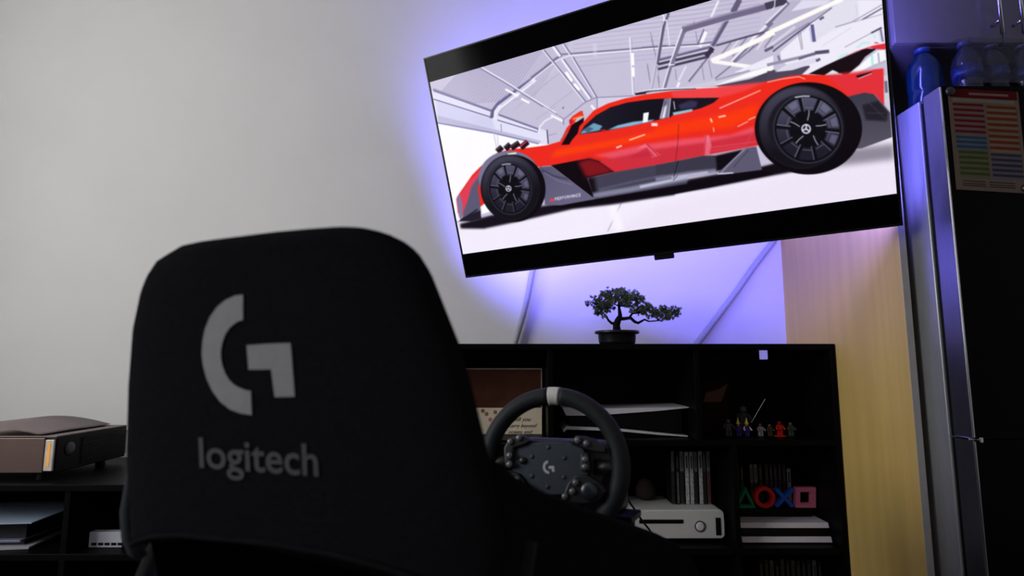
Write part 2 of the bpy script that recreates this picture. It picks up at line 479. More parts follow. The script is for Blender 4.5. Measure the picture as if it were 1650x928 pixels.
# ------------------------------------------------------------------ the picture on the screen, drawn as coloured points of one flat mesh
def draw_picture():
    X0, Y0, X1, Y1, S = 688.0, -84.0, 1450.0, 420.0, 2.0
    Wc, Hc = int((X1 - X0) * S), int((Y1 - Y0) * S)
    img = np.zeros((Hc, Wc, 3))
    gx, gy = np.meshgrid(X0 + (np.arange(Wc) + 0.5) / S, Y0 + (np.arange(Hc) + 0.5) / S)
    FR = dict(A=(700, 130, 7.14), B=(880, 60, 6.63), C=(1040, 0, 5.8), D=(1240, 0, 6.185), E=(730, 230, 6.63), F=(860, 150, 5.156), G=(1060, 130, 5.8), H=(1210, 120, 5.461), J=(670, 220, 3.93), K=(1040, 180, 3.93), P=(0, 0, 1.0))
    def T(k, pts):
        ox, oy, s = FR[k]
        return [(ox + x / s, oy + y / s) for x, y in pts]
    def blur(a, r):
        r = int(round(r * S))
        if r < 1: return a
        for ax in (0, 1):
            for _ in range(2):
                p = np.pad(a, [(r + 1, r) if i == ax else (0, 0) for i in range(a.ndim)], mode='edge')
                c = np.cumsum(p, axis=ax)
                n = a.shape[ax]
                if ax == 0: a = (c[2 * r + 1:2 * r + 1 + n] - c[:n]) / (2 * r + 1)
                else: a = (c[:, 2 * r + 1:2 * r + 1 + n] - c[:, :n]) / (2 * r + 1)
        return a
    def put(mask, c, i0, j0, alpha=1.0, c2=None, g=None):
        h, w_ = mask.shape
        sub = img[i0:i0 + h, j0:j0 + w_]
        col = np.array(c, float)
        if c2 is not None:
            (ax_, ay_), (bx_, by_) = g
            dx, dy = bx_ - ax_, by_ - ay_
            t = ((gx[i0:i0 + h, j0:j0 + w_] - ax_) * dx + (gy[i0:i0 + h, j0:j0 + w_] - ay_) * dy) / (dx * dx + dy * dy)
            t = np.clip(t, 0, 1)[..., None]
            col = col * (1 - t) + np.array(c2, float) * t
        k = (mask * alpha)[..., None]
        sub[:] = sub * (1 - k) + col * k
    def poly(k, pts, c, alpha=1.0, soft=0.0, c2=None, g=None):
        P = np.array(T(k, pts))
        if g is not None: g = T(k, g)
        pad = 2 + 3 * soft
        j0 = max(0, int((P[:, 0].min() - pad - X0) * S)); j1 = min(Wc, int((P[:, 0].max() + pad - X0) * S) + 1)
        i0 = max(0, int((P[:, 1].min() - pad - Y0) * S)); i1 = min(Hc, int((P[:, 1].max() + pad - Y0) * S) + 1)
        if j1 <= j0 or i1 <= i0: return
        sx, sy = gx[i0:i1, j0:j1], gy[i0:i1, j0:j1]
        acc = np.zeros(sx.shape)
        for ox, oy in ((-.125, -.125), (.125, -.125), (-.125, .125), (.125, .125)):
            inside = np.zeros(sx.shape, bool)
            n = len(P)
            for a in range(n):
                xa, ya = P[a]; xb, yb = P[(a + 1) % n]
                if ya == yb: continue
                cond = ((ya > sy + oy) != (yb > sy + oy))
                inside ^= cond & (sx + ox < (xb - xa) * (sy + oy - ya) / (yb - ya) + xa)
            acc += inside
        acc /= 4
        put(blur(acc, soft) if soft else acc, c, i0, j0, alpha, c2, g)
    def line(k, pts, wd, c, alpha=1.0, soft=0.0):
        s = FR[k][2]
        P = np.array(T(k, pts)); r = wd / s / 2
        pad = 2 + r + 3 * soft
        j0 = max(0, int((P[:, 0].min() - pad - X0) * S)); j1 = min(Wc, int((P[:, 0].max() + pad - X0) * S) + 1)
        i0 = max(0, int((P[:, 1].min() - pad - Y0) * S)); i1 = min(Hc, int((P[:, 1].max() + pad - Y0) * S) + 1)
        if j1 <= j0 or i1 <= i0: return
        sx, sy = gx[i0:i1, j0:j1], gy[i0:i1, j0:j1]
        d = np.full(sx.shape, 1e9)
        nseg = len(P) - 1
        for q_, ((xa, ya), (xb, yb)) in enumerate(zip(P[:-1], P[1:])):
            dx, dy = xb - xa, yb - ya
            L2 = dx * dx + dy * dy + 1e-9
            tu = ((sx - xa) * dx + (sy - ya) * dy) / L2
            t = np.clip(tu, 0, 1)
            dd = np.hypot(sx - xa - t * dx, sy - ya - t * dy)
            Ls = math.sqrt(L2)                         # square ends
            if q_ == 0: dd = np.maximum(dd, np.where(tu < 0, r - tu * Ls, 0))
            if q_ == nseg - 1: dd = np.maximum(dd, np.where(tu > 1, r + (tu - 1) * Ls, 0))
            d = np.minimum(d, dd)
        e = 0.35 + soft
        put(np.clip((r - d) / e * 0.5 + 0.5, 0, 1) * min(1, wd / s / 0.5), c, i0, j0, alpha)
    def ell(cx, cy, rx, ry, c, rot=0.0, alpha=1.0, soft=0.4, inner=None, c2=None, g=None):
        R = max(rx, ry) + 3 + soft * 2
        j0 = max(0, int((cx - R - X0) * S)); j1 = min(Wc, int((cx + R - X0) * S))
        i0 = max(0, int((cy - R - Y0) * S)); i1 = min(Hc, int((cy + R - Y0) * S))
        if j1 <= j0 or i1 <= i0: return
        x, y = gx[i0:i1, j0:j1] - cx, gy[i0:i1, j0:j1] - cy
        xr, yr = x * math.cos(rot) + y * math.sin(rot), -x * math.sin(rot) + y * math.cos(rot)
        q = np.hypot(xr / rx, yr / ry); sc = min(rx, ry)
        mk = np.clip((1 - q) * sc / (2 * soft) + 0.5, 0, 1)
        if inner is not None: mk *= np.clip((q - inner) * sc / (2 * soft) + 0.5, 0, 1)
        put(mk, c, i0, j0, alpha, c2, g)

    # hall: roof
    img[:] = (198, 192, 217)
    poly('P', [(688, 120), (1160, -40), (1160, 60), (930, 100), (700, 210)], (202, 196, 220), soft=3)
    for i in range(34):                                   # corrugated roof sheets, left slope
        x = 690 + i * 5.2
        line('P', [(x, 172 - i * 0.4), (x + 62, 172 - 66 - i * 1.3)], 1.9, (160, 152, 186), 0.75 if i < 26 else 0.4)
    for i in range(16):                                   # right slope
        y = -30 + i * 7.2
        line('P', [(930, y + 28), (1130, y + 8), (1230, y - 8)], 2.0, (168, 161, 192), 0.6 if i < 9 else 0.35)
    poly('B', [(570, 640), (960, 615), (960, 700), (700, 760), (560, 760)], (213, 208, 230))
    # left wall
    poly('A', [(0, 110), (690, 345), (1320, 575), (1340, 730), (1428, 760), (1428, 928), (0, 928), (-80, 500), (-80, 100)], (226, 225, 247))
    poly('A', [(-60, 480), (700, 605), (1240, 725), (1330, 735), (1100, 928), (700, 1500), (0, 1700)], (253, 251, 255), soft=0.6)
    poly('A', [(30, 215), (680, 430), (720, 560), (40, 395)], (210, 209, 240), soft=1.5)
    poly('A', [(40, 392), (720, 560), (1250, 690), (1240, 715), (700, 600), (50, 470)], (190, 187, 218), soft=0.5)
    line('A', [(40, 480), (700, 600), (1220, 722)], 15, (128, 122, 168))
    line('A', [(0, 92), (690, 345)], 26, (138, 131, 172)); line('A', [(0, 110), (690, 350)], 8, (92, 86, 132))
    line('A', [(-5, 150), (680, 378)], 22, (226, 224, 246)); line('A', [(0, 205), (680, 418)], 11, (92, 86, 130))
    line('A', [(760, 385), (1215, 550)], 22, (120, 114, 158)); line('A', [(745, 448), (1210, 588)], 10, (92, 86, 130))
    line('A', [(755, 415), (1212, 568)], 14, (232, 230, 248))
    line('A', [(1320, 560), (1332, 725)], 13, (70, 64, 96)); line('A', [(1215, 540), (1215, 590)], 9, (100, 94, 130))
    line('A', [(1215, 600), (1240, 520), (1300, 455), (1390, 410)], 18, (236, 234, 250))
    line('A', [(1330, 628), (1428, 600)], 7, (150, 144, 180))
    line('A', [(700, 600), (735, 800)], 12, (205, 202, 228)); line('A', [(740, 600), (752, 780)], 6, (170, 165, 195)); line('A', [(785, 495), (790, 580)], 9, (140, 134, 175))
    # portal frame of the left slope
    line('A', [(1180, -30), (980, 110), (760, 270), (700, 350), (685, 430)], 62, (110, 103, 145))
    line('A', [(1190, -25), (985, 140), (770, 300), (725, 360), (708, 440)], 48, (236, 234, 250))
    line('A', [(1150, 0), (985, 125), (790, 275)], 5, (150, 145, 182)); line('A', [(960, 190), (800, 320), (745, 390)], 5, (165, 160, 195))
    line('A', [(700, 330), (690, 420)], 16, (92, 86, 125))
    line('P', [(777, 107), (816, 130), (900, 183)], 3.6, (130, 124, 165)); line('P', [(776, 105), (815, 128), (900, 181)], 2.2, (240, 238, 252))
    line('A', [(845, 90), (990, 170)], 24, (255, 254, 255)); line('A', [(1025, 198), (1120, 248)], 24, (255, 254, 255))
    line('A', [(1130, 180), (1340, 10)], 4, (165, 158, 190)); line('A', [(1190, 440), (1420, 290)], 4, (160, 154, 188)); line('A', [(950, 320), (1050, 235)], 4, (168, 162, 194))
    # ridge and purlins
    poly('B', [(100, 85), (220, 65), (290, 185), (560, 640), (500, 650), (440, 690), (110, 260), (0, 130)], (196, 190, 216))
    line('B', [(-130, 425), (0, 330), (110, 240), (200, 180)], 26, (120, 113, 150)); line('B', [(200, 172), (290, 165), (930, 117), (1326, 80)], 15, (118, 110, 146))
    line('B', [(-130, 450), (0, 350), (150, 235), (190, 222), (280, 188), (940, 132), (1400, 92)], 10, (246, 245, 255))
    for a, b, w_, dk in (((0, 128), (440, 685), 11, 1), ((110, 88), (185, 195), 27, 1), ((205, 230), (500, 652), 24, 1), ((215, 62), (292, 182), 13, 1), ((312, 205), (562, 640), 11, 1), ((935, -10), (960, 600), 13, 0)):
        if dk: line('B', [(a[0] + 12, a[1] - 4), (b[0] + 12, b[1] - 4)], w_ + 6, (128, 121, 158))
        line('B', [a, b], w_, (243, 241, 253))
    line('B', [(952, 0), (972, 600)], 4, (150, 143, 178))
    line('B', [(215, 870), (440, 692), (560, 637), (960, 617)], 9, (132, 126, 160))
    line('B', [(-5, 735), (210, 866)], 13, (140, 134, 168)); line('B', [(-5, 742), (208, 873)], 7, (238, 236, 250))
    line('B', [(210, 870), (212, 928)], 9, (120, 114, 150)); line('B', [(575, 645), (575, 760)], 12, (140, 140, 170)); line('B', [(0, 505), (180, 370)], 4, (160, 154, 186)); line('B', [(60, 755), (320, 560)], 4, (160, 154, 186))
    line('B', [(205, 745), (215, 750)], 20, (110, 104, 140), soft=.5)
    for a, b, w_ in (((245, 362), (310, 462), 30), ((330, 488), (388, 555), 30), ((962, 158), (965, 290), 28), ((966, 312), (968, 412), 28), ((512, 718), (545, 765), 22), ((78, 828), (200, 890), 20)):
        line('B', [a, b], w_, (255, 255, 255))
    line('B', [(560, 60), (562, 190)], 34, (226, 224, 240), .5, soft=2)
    for x in (1120, 1165, 1220):
        line('B', [(x, 270 if x != 1165 else 0), (x + 26, 480 if x != 1165 else 130)], 4, (120, 115, 140))
    # trusses and rails
    dk, md, lt = (98, 91, 122), (124, 117, 148), (170, 164, 190)
    line('C', [(720, 0), (650, 150)], 18, (242, 240, 250)); line('C', [(600, 290), (540, 430)], 30, (250, 249, 255)); line('C', [(580, 265), (525, 400)], 10, dk)
    line('C', [(0, 437), (520, 405), (660, 385)], 12, (105, 98, 132)); line('C', [(0, 452), (520, 420), (640, 408)], 10, (246, 244, 253))
    line('C', [(252, 110), (205, 230), (142, 590)], 34, dk); line('C', [(236, 120), (190, 240), (130, 590)], 8, (240, 238, 250)); line('C', [(128, 610), (85, 825)], 24, lt); line('C', [(120, 610), (80, 820)], 7, (236, 234, 246))
    line('C', [(232, 180), (262, 420)], 8, (240, 238, 250)); line('C', [(200, 180), (240, 180)], 9, (248, 247, 255)); line('C', [(205, 130), (215, 180)], 12, (235, 240, 255))
    line('C', [(915, -10), (850, 110)], 52, dk); line('C', [(795, 180), (655, 420)], 42, dk); line('C', [(780, 180), (640, 415)], 8, lt); line('C', [(615, 520), (430, 752)], 26, md); line('C', [(605, 520), (422, 745)], 7, (230, 228, 240))
    line('C', [(160, 552), (640, 432)], 24, (112, 105, 136)); line('C', [(150, 592), (665, 470)], 26, (70, 64, 86)); line('C', [(150, 638), (625, 520)], 24, (70, 64, 86)); line('C', [(160, 572), (640, 452)], 8, (225, 222, 238))
    line('C', [(600, 520), (660, 440)], 44, (56, 50, 70))
    line('C', [(398, 262), (275, 590)], 44, md); line('C', [(378, 262), (258, 590)], 12, (246, 244, 255)); line('C', [(270, 600), (205, 818)], 32, md); line('C', [(256, 600), (192, 815)], 10, (244, 242, 254)); line('C', [(250, 598), (305, 596)], 10, (248, 246, 255))
    line('C', [(385, 270), (800, 150), (1230, 38)], 62, (112, 104, 134)); line('C', [(385, 246), (800, 126), (1218, 14)], 10, (160, 153, 178)); line('C', [(420, 292), (800, 185)], 6, (215, 212, 230))
    line('D', [(-10, 60), (60, 40), (200, 0)], 70, (66, 60, 82)); line('D', [(85, -5), (80, 60), (55, 95)], 9, (235, 233, 246))
    for a, b in (((85, 295), (130, 520)), ((490, 185), (490, 250)), ((505, 285), (520, 400)), ((555, 580), (575, 740)), ((620, 560), (650, 720)), ((310, 640), (320, 740)), ((145, 700), (160, 810)), ((50, 600), (70, 740))):
        line('C', [a, b], 5, (118, 112, 138))
    line('C', [(410, 610), (340, 745)], 14, (232, 230, 244)); line('C', [(345, 760), (325, 808)], 20, (250, 250, 255))
    # right side clutter: gantry, tubes, end wall
    poly('D', [(0, 300), (240, 0), (740, 0), (460, 190), (0, 500)], (186, 180, 204))
    poly('D', [(240, 110), (350, 0), (640, 0), (560, 45)], (224, 220, 240))
    poly('C', [(690, 420), (1030, 340), (1218, 300), (1218, 520), (700, 730), (640, 600)], (196, 190, 212))
    for i in range(7):
        line('C', [(690 + i * 75, 560 - i * 20), (830 + i * 75, 390 - i * 26)], 14, (232, 229, 243) if i % 2 else (128, 121, 150), .8)
    line('C', [(680, 725), (1080, 400)], 12, (120, 113, 142)); line('C', [(850, 570), (1218, 210)], 18, (120, 113, 142)); line('C', [(830, 565), (1218, 165)], 14, (244, 242, 252))
    line('C', [(690, 418), (1000, 330), (1218, 272)], 18, (84, 77, 102))
    line('D', [(0, 250), (220, 20)], 34, (120, 113, 142)); line('D', [(-5, 225), (200, 30)], 14, (240, 238, 250))
    line('D', [(60, 505), (330, 300), (640, 85)], 16, (84, 78, 108)); line('D', [(0, 470), (280, 260)], 26, (214, 210, 228)); line('D', [(0, 500), (300, 290), (420, 220)], 8, (118, 112, 140))
    poly('D', [(130, 510), (380, 290), (470, 190), (640, 80), (745, 0), (1140, 0), (1150, 430), (900, 500), (430, 720), (340, 735), (140, 600)], (238, 234, 248))
    poly('D', [(470, 190), (745, 0), (900, 0), (900, 200), (640, 300), (480, 400)], (226, 223, 238), soft=1)
    line('C', [(645, 560), (930, 440), (1230, 296)], 44, (252, 249, 246)); line('D', [(-10, 335), (250, 215), (745, -12)], 44, (253, 251, 246)); line('C', [(660, 565), (1060, 625)], 36, (250, 247, 246))
    line('D', [(330, 300), (640, 75)], 9, (84, 78, 108)); line('D', [(445, 240), (465, 410)], 34, (96, 90, 140)); line('D', [(420, 270), (440, 410)], 14, (190, 200, 235)); line('D', [(310, 320), (340, 490)], 5, (100, 95, 120)); line('D', [(330, 315), (352, 480)], 5, (100, 95, 120))
    line('D', [(520, 190), (560, 165)], 22, (84, 78, 110))
    line('D', [(670, 265), (830, 218), (1130, 45)], 7, (130, 124, 152)); line('D', [(930, 195), (1130, 80)], 11, (70, 64, 92)); line('D', [(850, 215), (1130, 140)], 6, (150, 145, 170)); line('D', [(870, 40), (890, 150)], 4, (190, 186, 206))
    line('D', [(545, 450), (830, 270)], 5, (205, 200, 220)); line('D', [(760, 465), (1020, 325)], 7, (150, 144, 170)); line('D', [(1020, 325), (1122, 272)], 15, (50, 44, 66)); line('D', [(1112, 290), (1132, 410)], 20, (122, 116, 152)); line('D', [(1090, 300), (1108, 400)], 10, (210, 220, 240))
    line('D', [(700, 560), (790, 525)], 14, (160, 240, 226), .8, soft=.4); line('D', [(880, 470), (930, 425), (1000, 420)], 15, (160, 240, 226), .8, soft=.4); line('D', [(1050, 340), (1056, 375)], 24, (170, 244, 230), .7, soft=.4)
    poly('C', [(0, 845), (400, 800), (680, 740), (1000, 700), (1218, 640), (1218, 720), (1000, 800), (300, 835)], (205, 203, 222), soft=.5)
    poly('C', [(665, 792), (1030, 655), (1218, 600), (1218, 650), (1050, 700)], (250, 248, 250))
    poly('C', [(850, 670), (1218, 510), (1218, 600), (1000, 655)], (236, 233, 248)); line('C', [(680, 742), (1000, 650)], 14, (160, 154, 180)); line('C', [(1140, 470), (1218, 430)], 26, (96, 90, 118)); line('D', [(110, 545), (128, 610)], 20, (118, 112, 150))
    poly('C', [(665, 798), (1000, 730), (1230, 640), (1230, 760), (1010, 800)], (72, 66, 84)); poly('D', [(0, 700), (180, 690), (410, 645), (420, 660), (340, 735), (180, 760), (0, 800)], (76, 70, 88))
    line('D', [(0, 640), (130, 610), (470, 530)], 30, (150, 145, 168)); line('D', [(310, 580), (450, 530), (610, 500)], 24, (104, 98, 126)); line('D', [(470, 520), (605, 505)], 36, (84, 78, 104)); poly('D', [(75, 710), (190, 635), (500, 560), (470, 620), (250, 690)], (222, 218, 236)); line('D', [(480, 600), (520, 580)], 26, (92, 86, 124))
    # floor and shadow
    poly('P', [(730, 362), (880, 338), (1100, 300), (1240, 262), (1450, 215), (1460, 330), (740, 440)], (243, 236, 252))
    poly('P', [(1060, 330), (1450, 240), (1450, 330), (900, 420)], (238, 229, 247), soft=8)
    line('J', [(1310, 420), (1222, 600)], 6, (176, 170, 190)); line('P', [(985, 318), (1000, 370)], 14, (249, 244, 255), soft=4)
    poly('K', [(1180, 240), (1570, 190), (1570, 290), (1180, 340)], (120, 113, 128), .8, soft=5)
    poly('J', [(275, 560), (500, 500), (820, 440), (1130, 395), (1650, 290), (1650, 365), (1250, 430), (1000, 460), (640, 545), (430, 590), (280, 590)], (22, 14, 26), soft=1.6)
    poly('K', [(-20, 480), (740, 340), (1240, 210), (1280, 260), (1200, 325), (820, 395), (400, 480), (-20, 545)], (16, 9, 18), soft=1.6)
    # rear wing and engine cover
    poly('D', [(405, 728), (560, 650), (700, 585), (950, 480), (1075, 478), (960, 560), (900, 640), (780, 738), (560, 740)], (24, 10, 18)); poly('D', [(560, 742), (640, 690), (760, 740)], (215, 240, 245)); poly('D', [(780, 742), (900, 650), (1000, 560), (1080, 500), (1150, 490), (1160, 590), (1000, 680), (860, 745)], (246, 246, 252))
    line('D', [(1025, 545), (1030, 640)], 22, (150, 236, 220), .8); line('D', [(1085, 520), (1095, 620)], 12, (150, 145, 185)); line('D', [(860, 740), (1040, 650), (1160, 600)], 22, (190, 184, 200))
    poly('D', [(690, 585), (880, 500), (1040, 448), (1160, 425), (1160, 488), (1080, 485), (1010, 470), (900, 497)], (226, 44, 58)); line('D', [(1050, 420), (1090, 425)], 12, (226, 70, 80)); line('D', [(700, 720), (715, 690)], 22, (16, 8, 14)); line('D', [(810, 690), (840, 650)], 26, (16, 8, 14))
    # car body
    body = [(737, 345), (735, 322), (739, 314), (761, 283), (775, 269), (790, 257), (802, 246.5), (823, 240.5), (855, 237.5), (885, 233.4), (906, 227), (917, 205), (926, 195), (943, 196.5), (961, 177), (984, 165.5), (1011, 157.5), (1044, 151), (1085, 145.5), (1155, 141), (1215, 137.8), (1240, 129.3), (1277, 120.5), (1297, 118.8), (1330, 119.6), (1379, 120.5), (1408, 110.8), (1423.5, 109), (1424, 168), (1408, 150), (1369, 153), (1340, 210), (1221, 233), (1136, 249), (1060, 264.5), (992, 277), (946, 286), (870, 268), (820, 300), (760, 345)]
    poly('P', body, (240, 42, 26), c2=(232, 40, 34), g=[(1000, 170), (1025, 280)])
    poly('P', [(1085, 146), (1240, 130), (1200, 146), (1150, 160), (1090, 156)], (240, 66, 70), soft=1.5)
    poly('P', [(1330, 120), (1423, 110), (1424, 168), (1400, 158), (1368, 152), (1345, 130)], (226, 48, 58), soft=2)
    poly('P', [(1000, 248), (1060, 238), (1130, 226), (1221, 210), (1221, 233), (1136, 249), (1060, 264.5), (992, 277), (960, 270), (975, 256)], (206, 46, 62), soft=2.5)
    poly('P', [(960, 250), (1040, 232), (1110, 222), (1180, 216), (1218, 202), (1218, 212), (1140, 228), (1060, 239), (990, 254)], (236, 92, 116), .75, soft=2)
    poly('F', [(200, 470), (600, 400), (1000, 320), (1289, 260), (1289, 300), (900, 390), (500, 470), (150, 540)], (252, 62, 12), soft=3)
    poly('G', [(0, 420), (500, 330), (800, 260), (960, 200), (930, 330), (700, 430), (300, 470), (0, 520)], (250, 56, 12), soft=4)
    poly('F', [(870, 460), (950, 415), (1070, 510), (1000, 530), (960, 440)], (240, 130, 150), .7, soft=.6); poly('F', [(800, 535), (960, 445), (1030, 520)], (196, 40, 62), .7, soft=.6); line('F', [(955, 415), (1060, 520)], 14, (205, 52, 74))
    poly('G', [(460, 500), (500, 500), (520, 600), (500, 680), (450, 690)], (240, 120, 140), .75, soft=.7); line('G', [(470, 500), (455, 680)], 7, (200, 40, 60)); line('G', [(490, 620), (930, 560)], 8, (226, 84, 104), .8, soft=.8)
    line('G', [(490, 650), (830, 600), (900, 480)], 10, (214, 70, 92), .7, soft=1)
    for a, b, w_ in (((600, 250), (980, 82), 9), ((590, 332), (655, 318), 16), ((765, 420), (860, 372), 8), ((865, 358), (930, 328), 9), ((515, 345), (528, 380), 16), ((540, 430), (545, 470), 8)):
        line('G', [a, b], w_, (255, 210, 196), .9, soft=.2)
    for a, b, w_ in (((815, 385), (945, 338), 9), ((705, 450), (750, 432), 12), ((1000, 255), (1050, 255), 26)):
        line('F', [a, b], w_, (255, 225, 215), .95, soft=.3)
    line('P', [(1240, 131), (1262, 126), (1290, 122), (1300, 126)], 1.4, (255, 190, 180))
    line('F', [(1225, 250), (1215, 420), (1195, 560), (1165, 760)], 5, (120, 14, 24), .8)
    poly('P', [(735, 322), (760, 288), (790, 259), (800, 250), (775, 285), (757, 320), (745, 350), (739, 352)], (224, 62, 84), soft=1.2)
    # roof scoop rail, glass
    line('B', [(985, 595), (1150, 560), (1326, 548)], 22, (70, 64, 84)); line('B', [(990, 582), (1150, 550), (1326, 535)], 9, (236, 234, 246)); line('B', [(985, 600), (1100, 585)], 20, (24, 18, 28))
    line('C', [(0, 858), (120, 835), (500, 818)], 12, (60, 54, 74)); line('C', [(0, 840), (250, 822), (700, 806)], 7, (238, 236, 248))
    poly('F', [(398, 340), (440, 268), (540, 178), (660, 112), (800, 72), (980, 46), (1172, 34), (1165, 192), (900, 250), (640, 306)], (26, 24, 38), c2=(20, 16, 28), g=[(600, 150), (900, 240)])
    poly('F', [(402, 336), (432, 302), (520, 243), (592, 268), (565, 305)], (110, 160, 190), soft=.6); poly('F', [(430, 300), (480, 275), (520, 290), (470, 325)], (70, 100, 130), soft=.6); poly('F', [(636, 302), (720, 262), (850, 232), (1030, 212), (1000, 228), (820, 268)], (132, 184, 218), soft=.6)
    poly('F', [(935, 160), (980, 152), (968, 232), (928, 240)], (246, 250, 255)); poly('F', [(560, 310), (600, 296), (640, 306)], (190, 40, 44))
    poly('F', [(1108, 40), (1168, 34), (1142, 196), (1066, 208)], (120, 114, 140)); poly('F', [(1100, 110), (1130, 90), (1110, 200), (1072, 206)], (236, 236, 250), soft=1); line('F', [(1163, 36), (1142, 196)], 6, (226, 224, 240)); line('F', [(1120, 60), (1085, 200)], 4, (30, 26, 40))
    poly('G', [(150, 156), (600, 150), (545, 198), (425, 250), (250, 292), (130, 326)], (22, 19, 30)); poly('G', [(215, 220), (330, 175), (400, 190), (380, 240), (240, 262)], (52, 48, 78), soft=1); poly('G', [(165, 290), (350, 255), (345, 278), (170, 316)], (150, 196, 214), soft=.5); line('G', [(175, 185), (185, 260)], 9, (190, 190, 210), soft=.3)
    # mirror
    poly('F', [(246, 428), (300, 335), (335, 262), (440, 195), (435, 235), (400, 270), (385, 330), (340, 380), (312, 424)], (20, 6, 14)); poly('F', [(314, 220), (345, 185), (405, 145), (428, 140), (437, 185), (380, 205), (345, 255), (318, 250)], (238, 52, 34)); line('F', [(345, 212), (425, 186)], 10, (255, 160, 70), soft=.3); poly('F', [(316, 225), (345, 205), (342, 252), (318, 250)], (190, 30, 54), soft=.5)
    line('F', [(240, 385), (300, 320)], 6, (120, 116, 130))
    # louvres on the front wing
    for a, b in (((735, 815), (795, 762)), ((830, 785), (890, 730)), ((900, 775), (995, 712)), ((1010, 770), (1095, 700))):
        line('A', [a, b], 66, (34, 16, 26)); line('A', [(a[0] - 14, a[1] - 12), (b[0] - 14, b[1] - 12)], 8, (110, 90, 110))
    line('A', [(1000, 760), (1080, 692)], 14, (226, 60, 80))
    # front aero panel, side intake and sill
    poly('F', [(155, 600), (330, 565), (480, 538), (560, 560), (690, 650), (455, 706), (520, 880)], (14, 6, 12)); poly('F', [(380, 570), (480, 540), (560, 560), (690, 650), (450, 704), (420, 640)], (128, 20, 28), soft=3); poly('F', [(560, 560), (700, 560), (800, 620), (690, 652)], (212, 44, 56), soft=1)
    poly('F', [(470, 704), (690, 652), (1289, 545), (1289, 760), (510, 878)], (66, 63, 82), soft=.4); poly('G', [(0, 784), (440, 692), (560, 690), (560, 840), (0, 935)], (58, 55, 72), soft=.4)
    poly('F', [(440, 700), (520, 700), (540, 860), (510, 878)], (12, 6, 12), .9, soft=3)
    line('F', [(510, 850), (800, 800), (1289, 700)], 44, (138, 137, 164), .9, soft=2.2); line('F', [(900, 775), (1289, 690)], 20, (206, 208, 230), .9, soft=1.5); line('G', [(0, 915), (300, 865), (590, 832)], 40, (140, 138, 164), .9, soft=2); line('G', [(150, 900), (480, 848)], 16, (205, 205, 226), .9, soft=1.2)
    line('F', [(560, 800), (850, 730), (1100, 680)], 16, (96, 94, 118), .8, soft=1.5); line('G', [(200, 880), (160, 928)], 4, (16, 12, 22)); line('G', [(210, 740), (165, 900)], 5, (16, 12, 22))
    poly('G', [(555, 692), (815, 632), (650, 825), (560, 835)], (14, 9, 16), soft=1); poly('G', [(560, 868), (700, 740), (820, 625), (935, 605), (985, 822), (640, 868)], (92, 88, 112)); line('G', [(600, 858), (720, 730), (830, 630)], 10, (150, 148, 172), soft=.4); line('G', [(720, 800), (860, 640)], 8, (64, 60, 80), soft=.4); line('G', [(570, 862), (720, 852)], 12, (206, 206, 224))
    poly('F', [(52, 614), (158, 600), (520, 882), (240, 935), (100, 930), (95, 780), (74, 690)], (90, 86, 112), c2=(104, 99, 128), g=[(80, 640), (300, 900)]); line('F', [(80, 640), (180, 690), (300, 715)], 16, (56, 54, 80), .8, soft=1.2); line('F', [(80, 610), (160, 604)], 6, (150, 160, 200)); line('F', [(100, 660), (220, 730), (330, 760)], 8, (130, 128, 156), .7, soft=1)
    line('F', [(158, 602), (518, 880)], 5, (130, 128, 150), .8)
    poly('P', [(880, 336), (961, 321), (1110, 295), (1160, 284), (1232, 272), (1248, 279), (1177, 294), (1090, 312), (1040, 318), (924, 335)], (12, 6, 14), soft=.6)
    # nose
    poly('E', [(40, 580), (75, 560), (100, 700), (90, 820), (70, 840), (50, 720)], (120, 120, 160), soft=.6); poly('E', [(150, 640), (200, 470), (290, 350), (330, 330), (270, 480), (300, 760), (280, 820), (90, 830), (110, 740)], (92, 88, 116), soft=.5); poly('E', [(60, 845), (100, 810), (290, 730), (300, 815), (180, 850)], (34, 28, 42)); line('E', [(60, 848), (200, 845), (420, 790)], 8, (40, 34, 48)); line('E', [(140, 800), (260, 720)], 14, (26, 22, 34), soft=.5)
    # wheels
    def wheel(cx, cy, tx, ty, arch, rx, ry, rcx, rcy, rot, hubx, huby):
        ax, ay, arx, ary = arch
        ell(ax, ay, arx, ary, (12, 7, 14), rot)
        ell(cx, cy, tx, ty, (26, 23, 33), rot)
        ell(cx, cy, tx * .97, ty * .97, (74, 73, 92), rot, .9, 2.2, inner=.80, c2=(18, 15, 22), g=[(cx - tx * .35, cy - ty), (cx + tx * .2, cy + ty * .25)])
        ell(rcx, rcy, rx, ry, (12, 10, 16), rot)
        ell(rcx, rcy, rx, ry, (58, 56, 70), rot, .8, .5, inner=.955)
        ell(rcx, rcy, rx * .90, ry * .90, (84, 82, 106), rot, 1, .5, inner=.60, c2=(30, 28, 40), g=[(rcx, rcy - ry), (rcx, rcy + ry * .6)])
        for i in range(10):
            a = 2 * math.pi * i / 10 + 0.12
            def pt(r, da=0.0):
                x, y = rx * r * math.cos(a + da), ry * r * math.sin(a + da)
                return (rcx + x * math.cos(rot) - y * math.sin(rot), rcy + x * math.sin(rot) + y * math.cos(rot))
            line('P', [pt(.22), pt(.93)], rx * .115, (14, 12, 19))
            line('P', [pt(.5, .07), pt(.9, .06)], rx * .022, (150, 148, 172) if i in (0, 5, 8, 9, 3) else (122, 120, 144), .9)
            line('P', [pt(.62, .10), pt(.62, .50)], rx * .02, (120, 118, 140), .8)
            if i in (8, 9, 0, 6): poly('P', [pt(.68, .15), pt(.88, .15), pt(.88, .48), pt(.68, .48)], (128, 126, 158), .55, soft=.8)
            if i % 2: line('P', [pt(.24, .2), pt(.40, .32), pt(.54, .32)], rx * .03, (190, 188, 206), .8)
